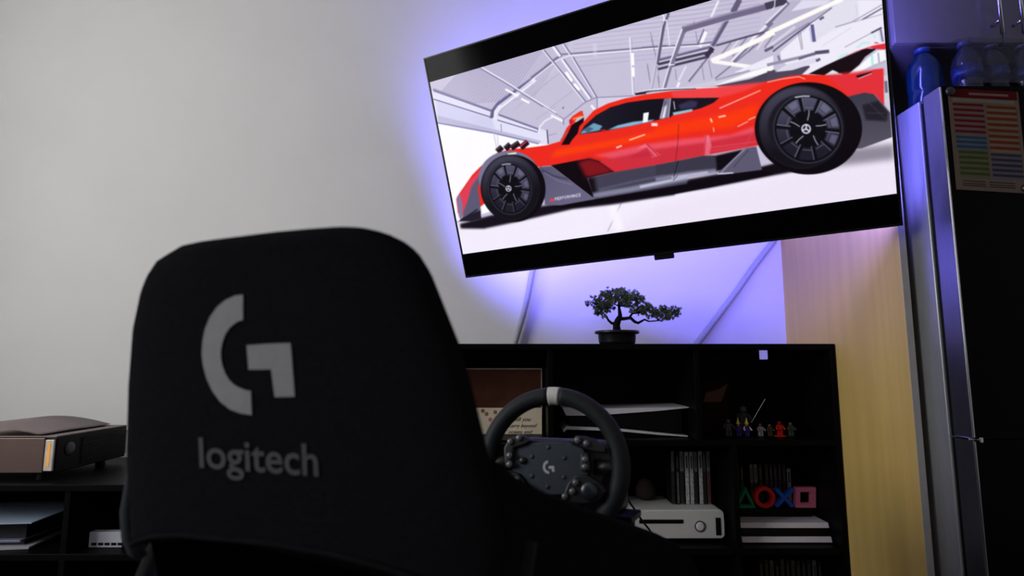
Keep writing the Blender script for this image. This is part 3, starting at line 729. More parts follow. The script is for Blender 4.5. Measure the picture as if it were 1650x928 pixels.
        line('P', [(rcx - rx * .36, rcy - ry * .90), (rcx - rx * .12, rcy - ry * .935), (rcx + rx * .06, rcy - ry * .935)], ry * .045, (196, 196, 208), .85)
        hr = rx * .135
        ell(hubx, huby, hr, hr * 1.05, (226, 226, 238)); ell(hubx, huby, hr * .74, hr * .78, (40, 38, 66))
        for a in (-90, 30, 150):
            line('P', [(hubx, huby), (hubx + hr * .8 * math.cos(math.radians(a + 6)), huby + hr * .8 * math.sin(math.radians(a + 6)))], hr * .26, (236, 236, 246))
    ell(822, 286, 50, 43, (120, 116, 146), -.1, 1, .6); line('E', [(600, 122), (690, 108)], 16, (255, 240, 240), soft=.4)
    wheel(824, 303, 48, 54, (828, 304, 53, 55), 35.5, 43, 823, 304.5, -.05, 820.6, 304.3)
    # rear carbon panel then rear wheel
    poly('H', [(860, 185), (1000, 150), (1085, 165), (1220, 320), (1232, 540), (970, 638), (880, 640)], (60, 57, 72), c2=(84, 80, 96), g=[(1000, 200), (1050, 600)]); poly('H', [(980, 260), (1120, 220), (1200, 320), (1190, 400), (1010, 390)], (34, 31, 42), soft=1.5); line('H', [(1085, 165), (1222, 330)], 5, (130, 126, 146)); line('H', [(1040, 240), (1180, 380)], 4, (72, 68, 84)); line('H', [(1020, 330), (1180, 330)], 4, (70, 66, 82))
    poly('H', [(1168, 0), (1210, 0), (1225, 320), (1170, 240)], (206, 204, 220)); line('H', [(1185, 50), (1190, 150)], 26, (110, 108, 128), soft=.4)
    poly('D', [(862, 748), (900, 735), (1025, 705), (1010, 728), (890, 770)], (40, 10, 22)); line('D', [(890, 775), (1020, 722)], 7, (250, 210, 216))
    wheel(1293, 203, 68, 67, (1304, 205, 85, 74), 55.5, 56, 1303.5, 205.8, -.05, 1300.6, 205.8)
    # lettering on the aero panel
    GLY = dict(P='1111010001111101000010000', E='1111110000111101000011111', R='1111010001111101001010001', F='1111110000111101000010000', O='0111010001100011000101110', M='1000111011101011000110001', A='0111010001111111000110001', N='1000111001101011001110001', C='0111110000100001000001111')
    bx, by = 896.0, 321.0
    ux, uy = 0.985, -0.17
    for k, chh in enumerate('PERFORMANCE'):
        for r in range(5):
            for c in range(5):
                if GLY[chh][r * 5 + c] == '1':
                    q = k * 3.95 + c * .60
                    x, y = bx + q * ux + (r - 4) * .0, by + q * uy + (r - 2) * .98
                    poly('P', [(x - .02, y - .5), (x + .66, y - .6), (x + .66, y + .5), (x - .02, y + .6)], (236, 234, 248), .95)
    poly('P', [(886.5, 325), (889, 321), (895, 320), (894, 324.3)], (238, 60, 84))
    rg_ = np.random.RandomState(4)
    fine = blur(rg_.rand(Hc, Wc), 0.8) - 0.5
    wide = blur(rg_.rand(Hc, Wc), 5.0) - 0.5
    img[:] = np.clip(img * (1.005 + 0.05 * fine + 0.06 * wide)[..., None], 0, 255)
    img[:] = blur(img, 0.3)

    # mesh of coloured points on the screen
    NX, NZ = 860, 400
    x0, x1, z0, z1 = -0.611, 0.6095, -0.275, 0.280
    cor = [(694.5, 131.3), (1417.3, -76.5), (1442.3, 308.6), (744.4, 412.2)]
    A, bb = [], []
    for (u, v), (x, y) in zip(((0, 0), (1, 0), (1, 1), (0, 1)), cor):
        A.append([u, v, 1, 0, 0, 0, -x * u, -x * v]); bb.append(x)
        A.append([0, 0, 0, u, v, 1, -y * u, -y * v]); bb.append(y)
    h = np.linalg.solve(np.array(A), np.array(bb))
    U, V = np.meshgrid(np.linspace(0, 1, NX), np.linspace(0, 1, NZ))
    dn = h[6] * U + h[7] * V + 1
    PX = (h[0] * U + h[1] * V + h[2]) / dn; PY = (h[3] * U + h[4] * V + h[5]) / dn
    fx = np.clip((PX - X0) * S - .5, 0, Wc - 1.001); fy = np.clip((PY - Y0) * S - .5, 0, Hc - 1.001)
    ix, iy = fx.astype(int), fy.astype(int)
    tx, ty = (fx - ix)[..., None], (fy - iy)[..., None]
    c = (img[iy, ix] * (1 - tx) + img[iy, ix + 1] * tx) * (1 - ty) + (img[iy + 1, ix] * (1 - tx) + img[iy + 1, ix + 1] * tx) * ty
    c = np.clip(c / 255, 0, 1)
    lin = np.where(c <= .04045, c / 12.92, ((c + .055) / 1.055) ** 2.4)
    co = np.stack([x0 + (x1 - x0) * U, np.full(U.shape, -0.0006), z1 + (z0 - z1) * V], -1).reshape(-1, 3)
    me = bpy.data.meshes.new('picture')
    nf = (NX - 1) * (NZ - 1)
    me.vertices.add(NX * NZ); me.vertices.foreach_set('co', co.ravel())
    i, j = np.meshgrid(np.arange(NZ - 1), np.arange(NX - 1), indexing='ij')
    k = (i * NX + j).ravel()
    q = np.stack([k, k + NX, k + NX + 1, k + 1], -1)
    me.loops.add(nf * 4); me.loops.foreach_set('vertex_index', q.ravel().astype(np.int32))
    me.polygons.add(nf); me.polygons.foreach_set('loop_start', np.arange(0, nf * 4, 4, dtype=np.int32))
    me.update(calc_edges=True)
    at = me.color_attributes.new('picture', 'FLOAT_COLOR', 'POINT')
    at.data.foreach_set('color', np.concatenate([lin.reshape(-1, 3), np.ones((NX * NZ, 1))], 1).ravel())
    m = bpy.data.materials.new('lit_screen'); m.use_nodes = True
    b = m.node_tree.nodes['Principled BSDF']
    n = m.node_tree.nodes.new('ShaderNodeVertexColor'); n.layer_name = 'picture'
    m.node_tree.links.new(n.outputs[0], b.inputs['Emission Color'])
    b.inputs['Emission Strength'].default_value = 1.0
    b.inputs['Base Color'].default_value = (0.003, 0.003, 0.004, 1)
    b.inputs['Roughness'].default_value = 0.12
    b.inputs['Specular IOR Level'].default_value = 0.06
    m.cycles.emission_sampling = 'NONE'
    me.materials.append(m)
    o = bpy.data.objects.new('picture', me); COL.objects.link(o)
    o.parent = scr
    o['label'] = 'red sports car in a bright hall on the screen'
draw_picture()

# ------------------------------------------------------------------ black bookcase under the television
BX0, BX1, BY0, BY1, BH = -0.40, 0.981, 1.80, 2.075, 0.92
S1, S2, S3 = 0.634, 0.325, 0.06          # tops of the three shelves
bc = thing('bookcase', 'wide low black bookcase holding game consoles', 'bookcase', (0, BY0, 0))
def bcb(name, x0, x1, z0, z1, y0=0.0, y1=BY1 - BY0):
    return MB().box(x0, x1, y0, y1, z0, z1).build(name, BLACKWOOD, bc, bevel=0.0015)
bcb('top_board', BX0, BX1, BH - 0.018, BH)
bcb('side_board', BX0, BX0 + 0.018, 0, BH - 0.018)
bcb('side_board', BX1 - 0.015, BX1, 0, BH - 0.018)
for z in (S1, S2, S3):
    bcb('shelf', BX0 + 0.018, BX1 - 0.015, z - 0.018, z, 0.003)
bcb('plinth', BX0 + 0.018, BX1 - 0.015, 0, S3 - 0.018, 0.01, 0.03)
bcb('back_board', BX0 + 0.018, BX1 - 0.015, 0.0, BH - 0.018, BY1 - BY0 - 0.006, BY1 - BY0 - 0.001)
bcb('divider', 0.108, 0.124, S1, BH - 0.018, 0.004, 0.268)
bcb('divider', 0.553, 0.569, S1, BH - 0.018, 0.004, 0.268)
for z0, z1 in ((S2, S1 - 0.018), (S3, S2 - 0.018)):
    bcb('divider', 0.108, 0.124, z0, z1, 0.004, 0.268)
    bcb('divider', 0.655, 0.671, z0, z1, 0.004, 0.268)

def px_poly(pts, Y, o):
    r = []
    for x, y in pts:
        p = at_y(x, y, Y) - o
        r.append((p.x, p.z))
    return r

# small violet block with its own glow, hung under the top board
q0, q1 = at_y(1227, 564, 1.90), at_y(1238, 579, 1.90)
pk = thing('violet_block', 'tiny glowing violet block under the bookcase top', 'lamp', (q0.x, 1.90, q1.z))
MB().box(0, q1.x - q0.x, 0.002, 0.02, 0, q0.z - q1.z).build('glow_block', mat('violet_glow', (0.2, 0.2, 0.5), 0.4, emit=(0.36, 0.34, 1.0), estr=0.55), pk, bevel=0.002)
MB().box(0.004, q1.x - q0.x - 0.004, 0.004, 0.018, q0.z - q1.z, BH - 0.0185 - q1.z).build('stem', BLACKPLASTIC, pk)

# brown print in a thin frame
o = Vector((at_y(735, 706, 1.98).x, 1.98, S1 + 0.0005))
top, rgt = at_y(800, 593.5, 1.98).z - o.z, at_y(873.5, 650, 1.98).x - o.x
pf = thing('picture_frame', 'thin framed brown print standing in the bookcase behind the steering wheel', 'picture', o)
MB().box(0.003, rgt - 0.003, 0.002, 0.008, 0.003, top - 0.003).build('print', mat('brown_print', s2l((84, 50, 40)), 0.8, spec=0.05, var=0.3, scale=10), pf)
m = MB()
for b in ((0, rgt, 0, 0.003), (0, rgt, top - 0.003, top), (0, 0.003, 0.003, top - 0.003), (rgt - 0.003, rgt, 0.003, top - 0.003)):
    m.box(b[0], b[1], 0, 0.01, b[2], b[3])
m.build('frame', mat('frame_silver', (0.55, 0.5, 0.5), 0.3, metal=0.5), pf)
# handwritten card
o = Vector((at_y(766, 706, 1.95).x, 1.95, S1 + 0.0005))
ct, cr = at_y(800, 657, 1.95).z - o.z, at_y(873, 680, 1.95).x - o.x
cd = thing('note_card', 'cream card with handwriting leaning in front of the brown print', 'card', o)
MB().box(0, cr, 0, 0.0012, 0, ct).build('card', mat('cream_paper', s2l((214, 200, 176)), 0.8, spec=0.1, var=0.06, scale=12), cd)
INK = mat('ink', (0.02, 0.018, 0.02), 0.7)
for body, x, y, sz in (('will you', 840, 678.5, 0.0185), ('carry beyond', 841, 688.5, 0.0165), ('oceans end', 837, 698.5, 0.0165)):
    vs, fs = text_mesh(body, sz, 0.0002, 0.5)
    p = at_y(x, y, 1.95) - o
    MB().add([(v.x + p.x, -0.0004 + v.z, v.y + p.z) for v in vs], fs).build('handwriting', INK, cd)
for x, y, c in ((784, 667, (150, 90, 90)), (798, 664, (130, 110, 70)), (790, 676, (190, 110, 110)), (778, 662, (120, 90, 60)), (800, 675, (200, 130, 120))):
    p = at_y(x, y, 1.95) - o
    MB().lathe([(0.007, 0), (0.004, 0.0006)], 7, Matrix.Translation((p.x, 0, p.z)) @ Matrix.Rotation(math.pi / 2, 4, 'X')).build('printed_flower', mat('flower_%d_%d_%d' % c, s2l(c), 0.8), cd)

# white and black console lying flat, top row
o = Vector((at_y(1000, 704, 1.87).x, 1.87, S1 + 0.0005))
g5 = thing('game_console', 'black console between two thin curved white fins lying on the top shelf', 'game console', o)
up = px_poly([(906, 656.5), (975, 658.3), (1060, 656.6), (1110, 655.6), (1110, 657), (1055, 662.5), (980, 667.8), (940, 669.5), (912.5, 669.7)], 1.87, o)
MB().prism(up, 0, 0.18).build('fin', WHITEPLASTIC, g5)
lo = px_poly([(907, 693), (912.5, 686.8), (967, 689), (1000, 691), (1060, 697.2), (1109, 702.0), (1108, 703.8), (1060, 700.5), (1000, 695), (950, 693), (913, 692), (908, 697)], 1.87, o)
lo = [(x, max(z, 0.001)) for x, z in lo]
MB().prism(lo, 0, 0.18).build('fin', WHITEPLASTIC, g5)
core = px_poly([(917, 670), (1000, 667.5), (1070, 662), (1098, 660), (1098, 698), (1060, 694), (1000, 688), (917, 686)], 1.88, o)
MB().prism(core, 0.01, 0.175).build('core', BLACKPLASTIC, g5)
m = MB()
p = at_y(922, 693.5, 1.87) - o
m.box(p.x, p.x + 0.27, 0.02, 0.16, 0.0, 0.010)
m.build('foot', BLACKPLASTIC, g5)

# toy figurines
def figurine(px, h, cb, ch_, label, hat=None, wide=1.0, arm=None, extra=None, Y=1.90):
    p = at_y(px, 702, Y)
    t = thing('toy_figurine', label, 'figurine', (p.x, Y, S1 + 0.0003), 'small toy figurines on the top shelf')
    mb, mh = mat('toy_%s' % (cb,), tuple(.5 * q for q in s2l(cb)), 0.5, spec=0.1), mat('toy_%s' % (ch_,), tuple(.5 * q for q in s2l(ch_)), 0.5, spec=0.1)
    w_ = 0.30 * h * wide
    for s in (-1, 1):
        MB().box(s * w_ * 0.27 - w_ * 0.22, s * w_ * 0.27 + w_ * 0.22, -0.006, 0.006, 0, h * 0.34).build('leg', mb, t, bevel=0.001)
        MB().tube([(s * w_ * 0.5, 0, h * 0.66), (s * w_ * 0.78, -0.004, h * 0.52), (s * w_ * 0.8, -0.012, h * 0.42)], h * 0.055, 8).build('arm', mat('toy_%s' % (arm or cb,), s2l(arm or cb), 0.35), t, smooth=True)
    MB().prism([(-w_ * 0.5, h * 0.34), (w_ * 0.5, h * 0.34), (w_ * 0.38, h * 0.70), (-w_ * 0.38, h * 0.70)], -0.006, 0.006).build('torso', mb, t)
    MB().lathe([(h * 0.07, h * 0.70), (h * 0.115, h * 0.73), (h * 0.115, h * 0.88), (h * 0.06, h * 0.91)], 14).build('head', mh, t, smooth=True)
    if hat:
        MB().lathe([(h * 0.2, h * 0.88), (h * 0.12, h * 0.91), (h * 0.06, h * 1.1), (h * 0.01, h * 1.3)], 12).build('pointed_hat', mat('toy_%s' % (hat,), s2l(hat), 0.35), t, smooth=True)
    if extra == 'sword':
        MB().tube([(w_ * 0.8, -0.012, h * 0.4), (w_ * 2.6, -0.012, h * 1.15)], 0.0012, 6).build('sword', CHROME, t)
    if extra == 'base':
        MB().lathe([(h * 0.42, 0), (h * 0.42, h * 0.03), (h * 0.3, h * 0.06)], 16).build('stand', mb, t)
    return t
figurine(1174, 0.056, (88, 86, 88), (120, 116, 112), 'grey figurine left of the two yellow hatted ones', wide=1.1)
figurine(1190, 0.044, (78, 52, 130), (220, 200, 60), 'purple figurine with yellow pointed hat, beside the grey one', hat=(206, 190, 60))
figurine(1204, 0.044, (78, 52, 130), (220, 200, 60), 'purple figurine with yellow pointed hat, nearer the red one', hat=(206, 190, 60), arm=(210, 205, 215))
figurine(1199, 0.098, (70, 70, 74), (96, 96, 98), 'tall grey figurine standing behind the yellow hatted pair', Y=1.945, extra='sword', wide=.9)
figurine(1226, 0.042, (170, 160, 170), (150, 60, 60), 'pale figurine with dark red head between purple and red ones')
figurine(1241, 0.040, (90, 74, 52), (120, 96, 66), 'small brown figurine just left of the red one')
figurine(1257, 0.050, (226, 46, 28), (170, 20, 26), 'bright red figurine on a round base', extra='base')
figurine(1275, 0.046, (70, 84, 66), (104, 92, 70), 'dull green figurine right of the red one')
o = at_y(1150, 702, 1.99); o.z = S1 + 0.0003
fb = thing('toy_box', 'dark red box with an orange picture behind the toy figurines', 'box', o)
MB().box(-0.045, 0.06, 0, 0.05, 0, 0.17).build('carton', mat('dark_red_card', s2l((34, 10, 10)), 0.7, spec=0.05, var=0.2), fb, bevel=0.001)
MB().add([(-0.03, -0.0006, 0.10), (0.03, -0.0006, 0.10), (0.055, -0.0006, 0.16), (0.02, -0.0006, 0.14), (-0.02, -0.0006, 0.13), (-0.03, -0.0002, 0.10)], [(0, 1, 2, 3, 4)]).build('printed_flame', mat('orange_print', s2l((74, 30, 12)), 0.6, var=0.3), fb)

# second row: white console with a disc tray
o = Vector((at_y(1020, 860, 1.86).x, 1.86, S2 + 0.0005))
xr = at_y(1169, 860, 1.86).x - o.x
x3 = thing('game_console', 'white console with round power button and disc slot under standing game cases', 'game console', o)
ZB, ZT = 0.010, 0.095
prof = []
for k in range(24):
    a = 2 * math.pi * k / 24
    r = 0.016
    cx_, cz_ = (xr - r if math.cos(a) > 0 else r), (ZT - r if math.sin(a) > 0 else ZB + r)
    prof.append((cx_ + r * math.cos(a), cz_ + r * math.sin(a)))
XW = mat('console_white', (0.52, 0.52, 0.51), 0.45, spec=0.2, var=0.03)
MB().prism(prof, 0, 0.195).build('shell', XW, x3, bevel=0.004)
def xpx(x, y): 
    p = at_y(x, y, 1.86) - o
    return p.x, p.z
a0, b0 = xpx(1030, 843.5); a1, b1 = xpx(1101, 837)
MB().box(a0, a1, -0.0015, 0.004, b0, b1).build('disc_slot', BLACKPLASTIC, x3, bevel=0.001)
a0, b0 = xpx(1154, 862.5); a1, b1 = xpx(1161, 834)
MB().box(a0, a1, -0.0015, 0.004, b0, b1).build('sensor_window', BLACKPLASTIC, x3, bevel=0.001)
a0, b0 = xpx(1128, 848)
bt = MB().lathe([(0.0165, 0), (0.0165, 0.002), (0.0135, 0.003), (0.0135, 0.001)], 24, Matrix.Translation((a0, 0, b0)) @ Matrix.Rotation(math.pi / 2, 4, 'X')).build('power_ring', mat('grey_ring', (0.04, 0.04, 0.04), 0.3), x3, smooth='auto')
MB().lathe([(0.0135, 0), (0.0130, 0.003), (0.008, 0.004)], 24, Matrix.Translation((a0, 0, b0)) @ Matrix.Rotation(math.pi / 2, 4, 'X')).build('button', WHITEPLASTIC, bt, smooth='auto')
for k in (0.03, xr - 0.05):
    MB().box(k, k + 0.02, 0.02, 0.18, 0.0, ZB + 0.001).build('foot', BLACKPLASTIC, x3)
# game cases standing on it
CASES = [(1082, 5, 727, (96, 96, 96), 'a'), (1090, 4, 729, (30, 30, 30), 'b'), (1096, 6, 727, (120, 120, 118), 'a'), (1104, 6, 728, (168, 168, 170), 'c'), (1111.5, 6, 728, (160, 160, 160), 'c'), (1119, 5, 728, (110, 110, 112), 'a'), (1126, 6, 727, (160, 160, 162), 'c'), (1133, 5, 728, (70, 70, 72), 'a'), (1139.5, 5, 727, (120, 118, 116), 'b')]
words = ['leftmost', 'second', 'third', 'fourth', 'fifth', 'sixth', 'seventh', 'eighth', 'rightmost']
def case(px, wpx, ptop, col, Y, zb, label, grp, half=None, depth=0.125):
    a, b = at_y(px, 760, Y), at_y(px + wpx, 760, Y)
    zt = at_y(px, ptop, Y).z
    t = thing('game_case', label, 'game case', (a.x, Y, zb + 0.0003), grp)
    w_, h = b.x - a.x, zt - zb
    MB().box(0, w_, 0.002, depth, 0, h).build('case', mat('case_black', (0.004, 0.004, 0.005), 0.5, spec=0.08), t, bevel=0.0008)
    MB().box(0.0002, w_ - 0.0002, 0.0016, 0.0026, 0.0005, h - 0.0005).build('spine', mat('case_%d_%d_%d' % col, tuple(0.8 * q for q in s2l(col)), 0.5, spec=0.15), t)
    c2 = half or (26, 26, 28)
    MB().box(0.0004, w_ - 0.0004, 0.0012, 0.0022, h * 0.02, h * 0.62).build('spine_print', mat('spine_%d_%d_%d' % c2, s2l(c2), 0.4, var=0.5, scale=140), t)
    MB().box(w_ * 0.25, w_ * 0.75, 0.0008, 0.0014, h * 0.68, h * 0.92).build('spine_title', mat('spine_title', (0.05, 0.05, 0.05), 0.5, var=0.6, scale=200), t)
zx = S2 + 0.0005 + ZT
for i, (x, w_, tp, col, kd) in enumerate(CASES):
    hf = {'a': (24, 22, 22), 'b': (84, 80, 78), 'c': col}[kd]
    if i == 8: hf = (84, 44, 44)
    case(x, w_, tp, col, 1.925, zx, '%s game case in the row standing on the white disc console' % words[i].capitalize().lower(), 'game cases on the white console', hf)
o = at_y(1040, 790, 2.0)
o.z = zx + 0.0003
db = thing('dark_pouch', 'dim reddish pouch left of the game cases on the white console', 'pouch', o)
MB().lathe([(0.02, 0), (0.032, 0.01), (0.034, 0.035), (0.02, 0.06), (0.006, 0.066)], 16).build('pouch', mat('maroon_cloth', s2l((38, 22, 24)), 0.9, var=0.3), db, smooth=True)

# layered white and black console, right compartment
o = Vector((0.690, 1.848, S2 + 0.0005))
p4 = thing('game_console', 'flat console of two white slabs with a black layer beneath the shape lamp', 'game console', o)
W4 = 0.270
def slab(name, z0, z1, m_, ins=0.0, f0=0.0, f1=0.0):
    vs = []
    for z, y in ((z0, f0), (z1, f1)):
        vs += [(ins, y + ins, z), (W4 - ins, y + ins, z), (W4 - ins, 0.215 - ins, z), (ins, 0.215 - ins, z)]
    return MB().add(vs, [(0, 1, 2, 3), (7, 6, 5, 4), (0, 4, 5, 1), (1, 5, 6, 2), (2, 6, 7, 3), (3, 7, 4, 0)]).build(name, m_, p4, bevel=0.0012)
slab('slab', 0.003, 0.0185, WHITEPLASTIC, 0, 0.0, 0.005)
slab('middle_layer', 0.019, 0.041, BLACKPLASTIC, 0.004, 0.004, 0.010)
slab('slab', 0.0415, 0.056, WHITEPLASTIC, 0, 0.012, 0.018)
for k in (0.02, W4 - 0.04):
    MB().box(k, k + 0.02, 0.02, 0.2, 0, 0.004).build('foot', BLACKPLASTIC, p4)
z4 = o.z + 0.056
# shape lamp standing on it
YL = 1.945
ol = Vector((at_y(1250, 820, YL).x, YL, z4 + 0.0004))
sl = thing('shape_lamp', 'desk lamp of green triangle, red ring, blue cross and pink square', 'lamp', ol)
a, b = at_y(1190, 820, YL) - ol, at_y(1306, 820, YL) - ol
MB().box(a.x, b.x, -0.012, 0.024, 0, at_y(1200, 819.5, YL).z - ol.z).build('base', BLACKPLASTIC, sl, bevel=0.002)
def ring_prism(outer, inner, name, m_, depth=0.018):
    n = len(outer)
    vs = [Vector((x, y, z)) for y in (-depth / 2, depth / 2) for L in (outer, inner) for x, z in L]
    fs = []
    for i in range(n):
        j = (i + 1) % n
        fs += [(i, j, n + j, n + i), (2 * n + i, 3 * n + i, 3 * n + j, 2 * n + j), (i, 2 * n + i, 2 * n + j, j), (n + i, n + j, 3 * n + j, 3 * n + i)]
    return MB().add(vs, fs).build(name, m_, sl)
def lamp_mat(n, c, e=0.02):
    return mat(n, tuple(0.9 * q for q in s2l(c)), 0.5, spec=0.15, var=0.04, emit=s2l(c), estr=e)
def shrink(P, k):
    cx_ = sum(p[0] for p in P) / len(P); cz_ = sum(p[1] for p in P) / len(P)
    return [(cx_ + (x - cx_) * k, cz_ + (z - cz_) * k) for x, z in P]
tri = px_poly([(1200, 783.5), (1216.5, 817.5), (1183.5, 817.5)], YL, ol)
ring_prism(tri, shrink(tri, 0.62), 'triangle', lamp_mat('lamp_green', (20, 110, 80)))
cc = px_poly([(1231, 800.5)], YL, ol)[0]; rr = at_y(1247.5, 800, YL).x - at_y(1231, 800, YL).x
circ = [(cc[0] + rr * math.cos(2 * math.pi * k / 32), cc[1] + rr * math.sin(2 * math.pi * k / 32)) for k in range(32)]
ring_prism(circ, shrink(circ, 0.66), 'ring', lamp_mat('lamp_red', (196, 36, 36)))
m = MB()
for s in ((1249, 787, 1276, 815), (1276, 787, 1249, 815)):
    P0, P1 = at_y(s[0], s[1], YL) - ol, at_y(s[2], s[3], YL) - ol
    d = (P1 - P0).normalized(); nrm = Vector((-d.z, 0, d.x)) * 0.0055
    yo = 0.0002 if s[0] == 1249 else 0.0
    m.prism([((P0 + nrm).x, (P0 + nrm).z), ((P1 + nrm).x, (P1 + nrm).z), ((P1 - nrm).x, (P1 - nrm).z), ((P0 - nrm).x, (P0 - nrm).z)], -0.009 + yo, 0.009 + yo)
m.build('cross', lamp_mat('lamp_blue', (36, 84, 190)), sl)
sq = px_poly([(1280, 784.5), (1312.5, 784.5), (1312.5, 817), (1280, 817)], YL, ol)
ring_prism(sq, shrink(sq, 0.55), 'square', lamp_mat('lamp_pink', (200, 104, 134)))
# cases behind the lamp
RC = [(1186, 5, 748, (40, 40, 42)), (1193, 5, 750, (30, 28, 28)), (1208.5, 5, 748, (120, 118, 120)), (1215, 5.5, 748, (130, 128, 130)), (1223, 5, 748, (50, 50, 58)), (1233, 5, 748, (66, 60, 66)), (1240, 5, 748, (60, 58, 62)), (1247, 5, 748, (60, 54, 72)), (1254, 5, 748, (62, 50, 90)), (1261, 5, 748, (66, 62, 66)), (1268, 6, 755, (170, 170, 172))]
words2 = ['leftmost', 'second', 'third', 'fourth', 'fifth', 'sixth', 'seventh', 'eighth', 'ninth', 'tenth', 'short pale rightmost']
for i, (x, w_, tp, col) in enumerate(RC):
    case(x, w_, tp, col, 1.985, z4, '%s game case in the row behind the coloured shape lamp' % words2[i], 'game cases behind the shape lamp', (col if i in (10,) else (30 + 6 * (i % 3), 26, 24)), 0.075)
# cases on the bottom shelf
BC_ = [(1216 + i * 8.4, 6, 899 + (i * 5) % 4, [(40, 40, 42), (60, 60, 62), (110, 110, 112), (36, 36, 40), (90, 90, 92), (60, 58, 60), (100, 100, 100), (70, 70, 74), (50, 48, 50), (60, 60, 60), (130, 130, 132), (46, 46, 46)][i]) for i in range(12)]
words3 = ['leftmost', 'second', 'third', 'fourth', 'fifth', 'sixth', 'seventh', 'eighth', 'ninth', 'tenth', 'eleventh', 'rightmost']
for i, (x, w_, tp, col) in enumerate(BC_):
    case(x, w_, tp + 2, col, 1.93, S3, '%s game case on the bottom shelf below the layered console' % words3[i], 'game cases on the bottom shelf', (60, 60, 62))

# ------------------------------------------------------------------ bonsai on the bookcase
YT = 1.94
o = Vector((at_y(994, 553, YT).x, YT, BH + 0.0005))
bo = thing('bonsai', 'small bonsai pine in a dark round pot on the bookcase', 'plant', o)
def bp(x, y, dy=0.0):     # zoom coordinates of the tree
    return at_y(930 + x / 8.84, 455 + y / 8.84, YT) - o + Vector((0, dy, 0))
rim, bot = bp(880, 715).x - bp(565, 715).x, bp(825, 840).x - bp(565, 840).x
zr, zr2, zr3 = bp(565, 690).z, bp(565, 735).z, 0.0
cxo = bp(565, 715).x
MT = Matrix.Translation((cxo, 0, 0))
POT = mat('dark_pot', (0.006, 0.006, 0.008), 0.35, var=0.2, spec=0.4)
pot = MB().lathe([(bot * 0.92, 0.0), (bot, zr2 * 0.3), (bot * 1.03, zr2), (rim * 0.96, zr2), (rim, zr2 + 0.003), (rim, zr - 0.001), (rim * 0.95, zr), (bot * 0.95, zr), (bot * 0.93, zr - 0.012)], 36, MT).build('pot', POT, bo, smooth='auto')
MB().lathe([(bot * 0.93, zr - 0.012), (bot * 0.6, zr - 0.008), (0.003, zr - 0.004)], 24, MT).build('soil', mat('soil', (0.02, 0.015, 0.01), 0.95, var=0.5, scale=120, bump=1), bo, smooth=True)
BARK = mat('bark', (0.007, 0.006, 0.006), 0.9, spec=0.05, var=0.4, scale=60, bump=1)
R8 = 1.94 / 950 / 8.84
m = MB()
m.tube([bp(565, 760), bp(565, 690), bp(560, 600), bp(585, 530), bp(612, 470), bp(600, 380), bp(592, 300), bp(600, 200)], [60 * R8, 58 * R8, 50 * R8, 44 * R8, 30 * R8, 21 * R8, 17 * R8, 8 * R8], 12)
m.build('trunk', BARK, bo, smooth=True)
for pts, rads in (([bp(600, 520), bp(680, 515), bp(760, 505), bp(820, 560), bp(870, 578), bp(930, 545), bp(960, 528), bp(1020, 555), bp(1090, 550), bp(1200, 540)], [28, 26, 24, 22, 20, 16, 14, 11, 9, 6]),
                  ([bp(745, 505), bp(765, 470), bp(790, 442), bp(850, 440, -.01), bp(930, 430, -.01)], [18, 16, 14, 10, 6]),
                  ([bp(545, 590), bp(490, 580), bp(445, 540), bp(420, 490), bp(380, 430, .01)], [26, 20, 16, 13, 7]),
                  ([bp(600, 340), bp(550, 310, .01), bp(480, 280, .01)], [12, 9, 6]), ([bp(598, 340), bp(680, 330, -.01), bp(780, 300, -.01)], [12, 9, 6])):
    MB().tube(pts, [r * R8 for r in rads], 10).build('branch', BARK, bo, smooth=True)
LEAF = mat('pine_needles', (0.11, 0.145, 0.03), 0.8, var=0.75, scale=40, spec=0.1)
blobs = [(150, 300, 35, 40), (230, 215, 45, 30), (270, 290, 90, 70), (330, 390, 100, 70), (400, 260, 110, 110), (430, 380, 70, 60), (420, 150, 90, 60), (520, 180, 110, 80), (480, 260, 90, 70), (640, 150, 110, 70), (660, 240, 120, 80), (760, 170, 100, 70), (800, 270, 110, 80), (840, 190, 70, 60), (850, 380, 100, 70), (910, 260, 60, 60), (930, 400, 90, 70), (1010, 330, 70, 50), (1040, 420, 100, 80), (1140, 420, 110, 80), (1230, 400, 90, 60), (1220, 490, 100, 50), (1330, 460, 90, 70), (1390, 380, 60, 45), (1420, 440, 40, 50), (390, 490, 40, 25), (520, 370, 30, 20), (700, 300, 70, 40), (300, 440, 60, 35)]
m = MB()
rng = random.Random(3)
for bx_, by_, rx_, ry_ in blobs:
    n = max(6, int(rx_ * ry_ / 170))
    for k in range(n):
        a, r = rng.uniform(0, 2 * math.pi), math.sqrt(rng.random())
        c = bp(bx_ + rx_ * r * math.cos(a), by_ + ry_ * r * math.sin(a), rng.uniform(-1, 1) * (rx_ + 40) * R8 * 0.9)
        for q in range(16):
            d = Vector((rng.gauss(0, 1), rng.gauss(0, 1), rng.gauss(0.25, 1))).normalized()
            L = rng.uniform(20, 36) * R8
            s = d.orthogonal().normalized() * (3.6 * R8)
            s2 = d.cross(s).normalized() * (3.6 * R8)
            e = c + d * L
            m.add([c + s, c - s, e - s * 0.7, e + s * 0.7, c + s2, c - s2, e - s2 * 0.7, e + s2 * 0.7], [(0, 1, 2, 3), (4, 5, 6, 7)])
tag(m.build('foliage', LEAF, bo), kind='stuff')

